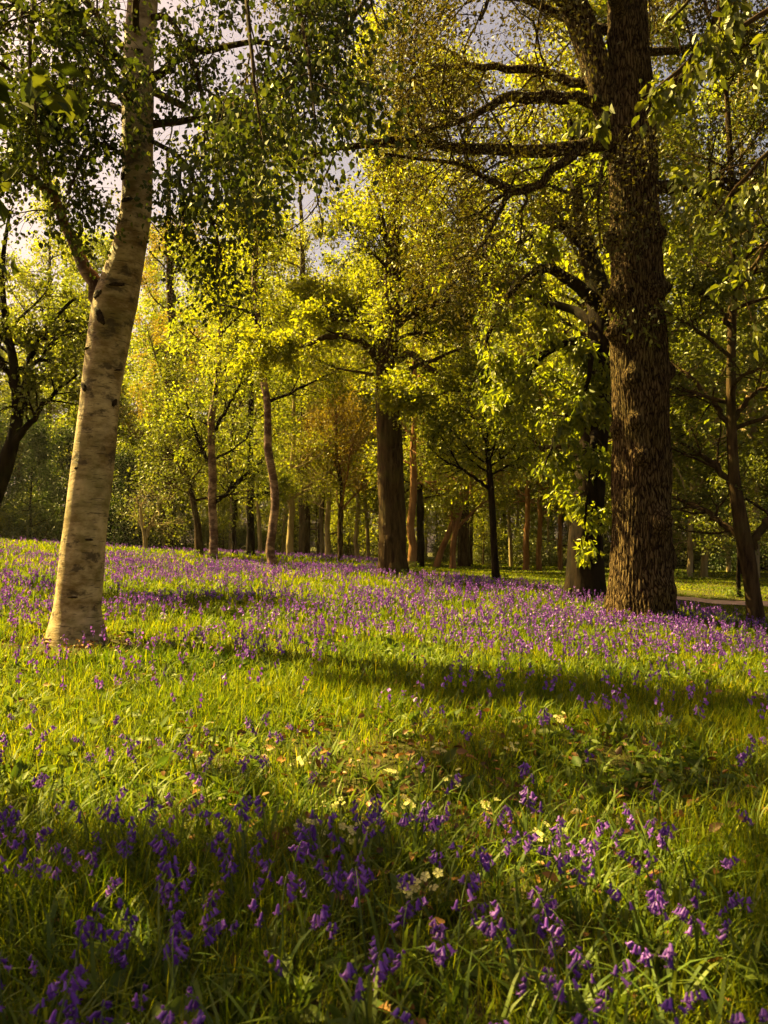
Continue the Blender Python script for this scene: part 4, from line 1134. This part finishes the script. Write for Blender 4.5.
def where_label(x, y):
    px = CX + x / y * F
    side = 'lower left' if px < 256 else 'lower middle' if px < 512 else 'lower right'
    if y < 2.3:
        return 'violet bluebell nodding in the tall shaded grass along the bottom edge, %s' % side, 'bluebells along the bottom edge, ' + side
    if y < 3.3:
        return 'violet bluebell in the front drift of flowers, %s, behind the bottom row' % side, 'bluebells of the front drift, ' + side
    side = side.replace('lower ', '')
    return 'small violet bluebell among the thinner flowers before the sunlit band, %s of the field' % side, 'bluebells of the thin belt, ' + side


for rank, i in enumerate(chosen):
    kd = KINDS[int(rb.integers(0, len(KINDS)))]
    lab, grp = where_label(X[i], Y[i])
    root = thing('bluebell', lab, 'flower', (X[i], Y[i], Z[i] - 0.005), grp, rotz=float(rb.uniform(0, 6.28)))
    s = float(rb.uniform(0.68, 1.02)); root.scale = (s, s, s)
    root.rotation_euler = (float(rb.normal() * 0.08), float(rb.normal() * 0.08), float(rb.uniform(0, 6.28)))
    link('stem', kd.stem, root)
    if rank < 70:
        for (q, tilt, az, bs) in kd.bells:
            b = link('bell', single_bells[int(rb.integers(0, 5))], root, [float(c) for c in q])
            b.rotation_euler = (0, float(tilt), float(az)); b.scale = (float(bs),) * 3
    else:
        link('flower_head', kd.head, root)
    link('leaves', kd.leaf, root)

# all the others
x, y, z = X[rest], Y[rest], Z[rest]
GS, GB = Geo(), Geo()
n = len(x)
H = rb.uniform(0.17, 0.30, n); az = rb.uniform(0, 6.28, n)
top = np.stack([x + np.cos(az) * 0.04, y + np.sin(az) * 0.04, z + H], -1)
mid = np.stack([x + np.cos(az) * 0.01, y + np.sin(az) * 0.01, z + H * 0.6], -1)
C = np.stack([np.stack([x, y, z - 0.01], -1), mid, top], 1)
GS.add(*tubes(C, np.clip(0.0018 + y[:, None] * 0.00016, 0, 0.006) * np.array([[1.0, 0.9, 0.6]]), 3))
m = 8
for b in range(m):
    t = 0.5 + 0.5 * (b + rb.random(n)) / m
    grow_ = np.clip(0.9 + (y - 5) * 0.022, 0.9, 1.5)
    P = mid + (top - mid) * ((t - 0.4) / 0.6)[:, None] + rb.normal(size=(n, 3)) * 0.008
    D = np.stack([np.cos(az) * 0.5, np.sin(az) * 0.5, np.full(n, -1.0)], -1) + rb.normal(size=(n, 3)) * 0.45
    V, Q, tn = leaves(P, D, 0.030, 0.75, False, rb, 0.2)
    V = V.reshape(n, 4, 3); V = V[:, :1] + (V - V[:, :1]) * grow_[:, None, None]
    GB.add(V, Q, tn)
far_root = thing('bluebell_drift', 'countless small violet bluebells carpeting the field into the distance', 'flowers', (0, 0, 0))
far_root['kind'] = 'stuff'
link('stems', GS.mesh('stems', M['stem']), far_root)['kind'] = 'stuff'
link('flowers', GB.mesh('flowers', M['bell'], smooth=False), far_root)['kind'] = 'stuff'


# ------------------------------------------------------------------ primroses and single dead leaves
def primrose(x, y, s, label, seed, nf):
    r = np.random.default_rng(seed)
    root = thing('primrose', label, 'flower', (x, y, float(gz(x, y)[0])), 'primroses in the worn patch')
    n = 11
    a = np.arange(n) * 2.4 + r.normal(size=n) * 0.3
    el = r.uniform(0.25, 0.9, n)
    D = np.stack([np.cos(a) * np.cos(el), np.sin(a) * np.cos(el), np.sin(el)], -1)
    V, Q, t = leaves(D * 0.01, D, 0.105 * s, 0.42, True, r, 1.0)
    g = Geo(); g.add(V, Q, t); link('leaves', g.mesh('leaves', M['weed']), root)
    for i in range(nf):
        aa = r.uniform(0, 6.28); rad = r.uniform(0.01, 0.05)
        c = np.array([math.cos(aa) * rad, math.sin(aa) * rad, r.uniform(0.07, 0.12)]) * s
        g = Geo(); p = np.arange(5) / 5 * 2 * PI + r.uniform(0, 1)
        tilt = np.array([r.normal() * 0.3, -0.55 + r.normal() * 0.25, 1.0]); tilt /= np.linalg.norm(tilt)
        u = norm(np.cross(tilt, [1, 0, 0.1])); w = np.cross(tilt, u)
        D = np.cos(p)[:, None] * u + np.sin(p)[:, None] * w
        S = np.cross(np.broadcast_to(tilt, D.shape), D); L = 0.0125 * s
        V = np.stack([c + 0 * D, c + D * L * 0.75 + S * L * 0.42 + tilt * 0.002, c + D * L * 1.05, c + D * L * 0.75 - S * L * 0.42 + tilt * 0.002], 1)
        Q = (np.arange(5) * 4)[:, None, None] + np.array([[0, 1, 2, 3]])[None]
        g.add(V.reshape(-1, 3), Q, r.random(5))
        f = link('flower', g.mesh('flower', M['primrose'], smooth=False), root)
        st = Geo(); st.add(*tubes(np.stack([np.zeros(3), c * 0.5 + np.array([0, 0, 0.01]), c])[None], np.full((1, 3), 0.0014), 4))
        link('stalk', st.mesh('stalk', M['stem']), f)


PRIM = [(312, 830, 1.0, 5, 'cream primrose cluster left of the worn patch beside a violet bluebell'), (335, 800, 0.8, 3, 'small lone cream primrose above the left clump'),
        (418, 888, 1.15, 6, 'biggest pale primrose clump just behind the front bluebells'), (360, 838, 1.1, 6, 'full yellow primrose clump in the middle of the worn patch'),
        (452, 778, 1.0, 5, 'pale primrose clump at the upper middle of the sunlit worn patch'), (440, 748, 0.9, 4, 'yellowish primrose clump at the far edge of the worn patch'),
        (512, 748, 0.9, 4, 'primrose clump in sun at the far right of the worn patch'), (392, 772, 0.9, 4, 'primrose clump in sun at the far left of the worn patch'),
        (538, 835, 1.0, 4, 'primrose clump among brown leaves on the right of the worn patch'), (410, 800, 0.9, 4, 'primrose clump between two others inside the worn patch'),
        (300, 760, 0.9, 4, 'primrose clump in the grass left of the worn patch'), (490, 800, 0.8, 3, 'small primrose clump with three flowers right of the worn middle'),
        (560, 720, 1.0, 4, 'distant primrose clump to the right in the lit grass')]
for i, (px, py, s, nf, lab) in enumerate(PRIM):
    d = EYE * F / (py - HZ)
    for _ in range(3):
        x = (px - CX) / F * d
        d = (EYE - float(gz(x, d)[0]) - 0.08) * F / (py - HZ)
    primrose((px - CX) / F * d, d, s * 1.1, lab, 700 + i, nf + 4)


def dead_leaf(px, py, s, label, seed):
    r = np.random.default_rng(seed)
    d = EYE * F / (py - HZ); x = (px - CX) / F * d
    d = (EYE - float(gz(x, d)[0]) - 0.06) * F / (py - HZ); x = (px - CX) / F * d
    n, k = 9, 5
    u = np.linspace(0, 1, n)[:, None]; v = np.linspace(-1, 1, k)[None]
    hw = 0.36 * np.sin(PI * u ** 0.8) * (1 + 0.25 * np.cos(u * 26)) + 0.01
    X_ = (u - 0.5) + 0 * v; Y_ = hw * v; Z_ = 0.28 * (v ** 2) * hw * 2 + 0.22 * (u - 0.4) ** 2 + 0.03 * r.normal(size=(n, k))
    V = np.stack([X_, Y_, Z_], -1) * s
    a = r.uniform(0, 6.28); ca, sa = math.cos(a), math.sin(a)
    V = V @ np.array([[ca, -sa, 0], [sa, ca, 0], [0, 0, 1]]).T
    i = np.arange(n - 1)[:, None]; j = np.arange(k - 1)[None]
    Q = np.stack([i * k + j, (i + 1) * k + j, (i + 1) * k + j + 1, i * k + j + 1], -1).reshape(-1, 4)
    o = link('dead_leaf', mesh_from('dead_leaf', V, Q, M['litter'], np.full(len(Q), 0.95)), None, (x, d, float(gz(x, d)[0]) + 0.05))
    o.rotation_euler = (-0.35, 0.1, 0)
    tag(o, label, 'dead leaf', 'curled dead leaves at the front')


for i, (px, py, s, lab) in enumerate([(190, 1012, 0.09, 'curled orange dead leaf in the bottom grass, left of the others'), (378, 992, 0.075, 'curled brown dead leaf at the bottom middle in dark grass'),
                                      (362, 893, 0.05, 'small rusty dead leaf behind the front bluebells'), (545, 775, 0.09, 'upright dry brown leaf at the worn patch edge')]):
    dead_leaf(px, py, s, lab, 40 + i)

# ------------------------------------------------------------------ air
def build_haze():
    x0, x1, y0, y1, z0, z1 = -58, 58, -6, 98, -3.0, 34
    V = np.array([(x, y, z) for z in (z0, z1) for y in (y0, y1) for x in (x0, x1)], float)
    Q = np.array([(0, 2, 3, 1), (4, 5, 7, 6), (0, 1, 5, 4), (2, 6, 7, 3), (0, 4, 6, 2), (1, 3, 7, 5)])
    m, nt, out = new_mat('warm_haze')
    v = nt.nodes.new('ShaderNodeVolumePrincipled')
    v.inputs['Color'].default_value = (0.95, 0.86, 0.62, 1); v.inputs['Density'].default_value = HAZE
    v.inputs['Anisotropy'].default_value = 0.3
    nt.links.new(v.outputs[0], out.inputs['Volume'])
    tag(link('haze', mesh_from('haze', V, Q, m, smooth=False)), kind='stuff')


HAZE = 0.00015
build_haze()

# ------------------------------------------------------------------ light, sky, camera
SUN_AZ, SUN_EL = math.radians(-64), math.radians(49)       # azimuth from +Y towards +X
sd = np.array([math.sin(SUN_AZ) * math.cos(SUN_EL), math.cos(SUN_AZ) * math.cos(SUN_EL), math.sin(SUN_EL)])
from mathutils import Vector
sun = bpy.data.lights.new('sun', 'SUN'); sun.energy = 5.0; sun.angle = math.radians(0.5); sun.color = (1.0, 0.81, 0.28)
so = bpy.data.objects.new('sun', sun); COL.objects.link(so)
so.rotation_euler = Vector([float(c) for c in -sd]).to_track_quat('-Z', 'Y').to_euler(); so.location = (-20, 0, 30)

w = bpy.data.worlds.new('World'); scene.world = w; w.use_nodes = True
nt = w.node_tree
bg = next(n for n in nt.nodes if n.type == 'BACKGROUND')
sky = nt.nodes.new('ShaderNodeTexSky'); sky.sky_type = 'NISHITA'; sky.sun_disc = False
sky.sun_elevation = SUN_EL; sky.sun_rotation = SUN_AZ
sky.air_density = 1.0; sky.dust_density = 4.0; sky.ozone_density = 1.0
mx = nt.nodes.new('ShaderNodeMix'); mx.data_type = 'RGBA'; mx.blend_type = 'MULTIPLY'; mx.inputs['Factor'].default_value = 1.0
nt.links.new(sky.outputs[0], mx.inputs[6]); mx.inputs[7].default_value = (0.74, 0.54, 0.40, 1)      # thin warm evening overcast
nt.links.new(mx.outputs[2], bg.inputs['Color']); bg.inputs['Strength'].default_value = 0.05

cam = bpy.data.cameras.new('camera'); co = bpy.data.objects.new('camera', cam); COL.objects.link(co)
cam.sensor_fit = 'VERTICAL'; cam.sensor_height = 36; cam.lens = F / 1024 * 36
cam.clip_start = 0.05; cam.clip_end = 600
co.location = CAM.tolist(); co.rotation_euler = (PI / 2 + PITCH, 0, 0)
cam.dof.use_dof = True; cam.dof.focus_distance = 9.0; cam.dof.aperture_fstop = 6.3
scene.camera = co

scene.view_settings.view_transform = 'Standard'; scene.view_settings.look = 'None'
scene.view_settings.gamma = 1.0; scene.view_settings.use_curve_mapping = False
scene.view_settings.exposure = 2.6
scene.render.engine = 'CYCLES'
cy = scene.cycles
cy.max_bounces = 7; cy.diffuse_bounces = 4; cy.glossy_bounces = 2; cy.transmission_bounces = 4; cy.transparent_max_bounces = 4
cy.caustics_reflective = False; cy.caustics_refractive = False
cy.use_denoising = True
scene.render.filter_size = 1.1
cy.sample_clamp_indirect = 4
cy.use_adaptive_sampling = True; cy.adaptive_threshold = 0.02
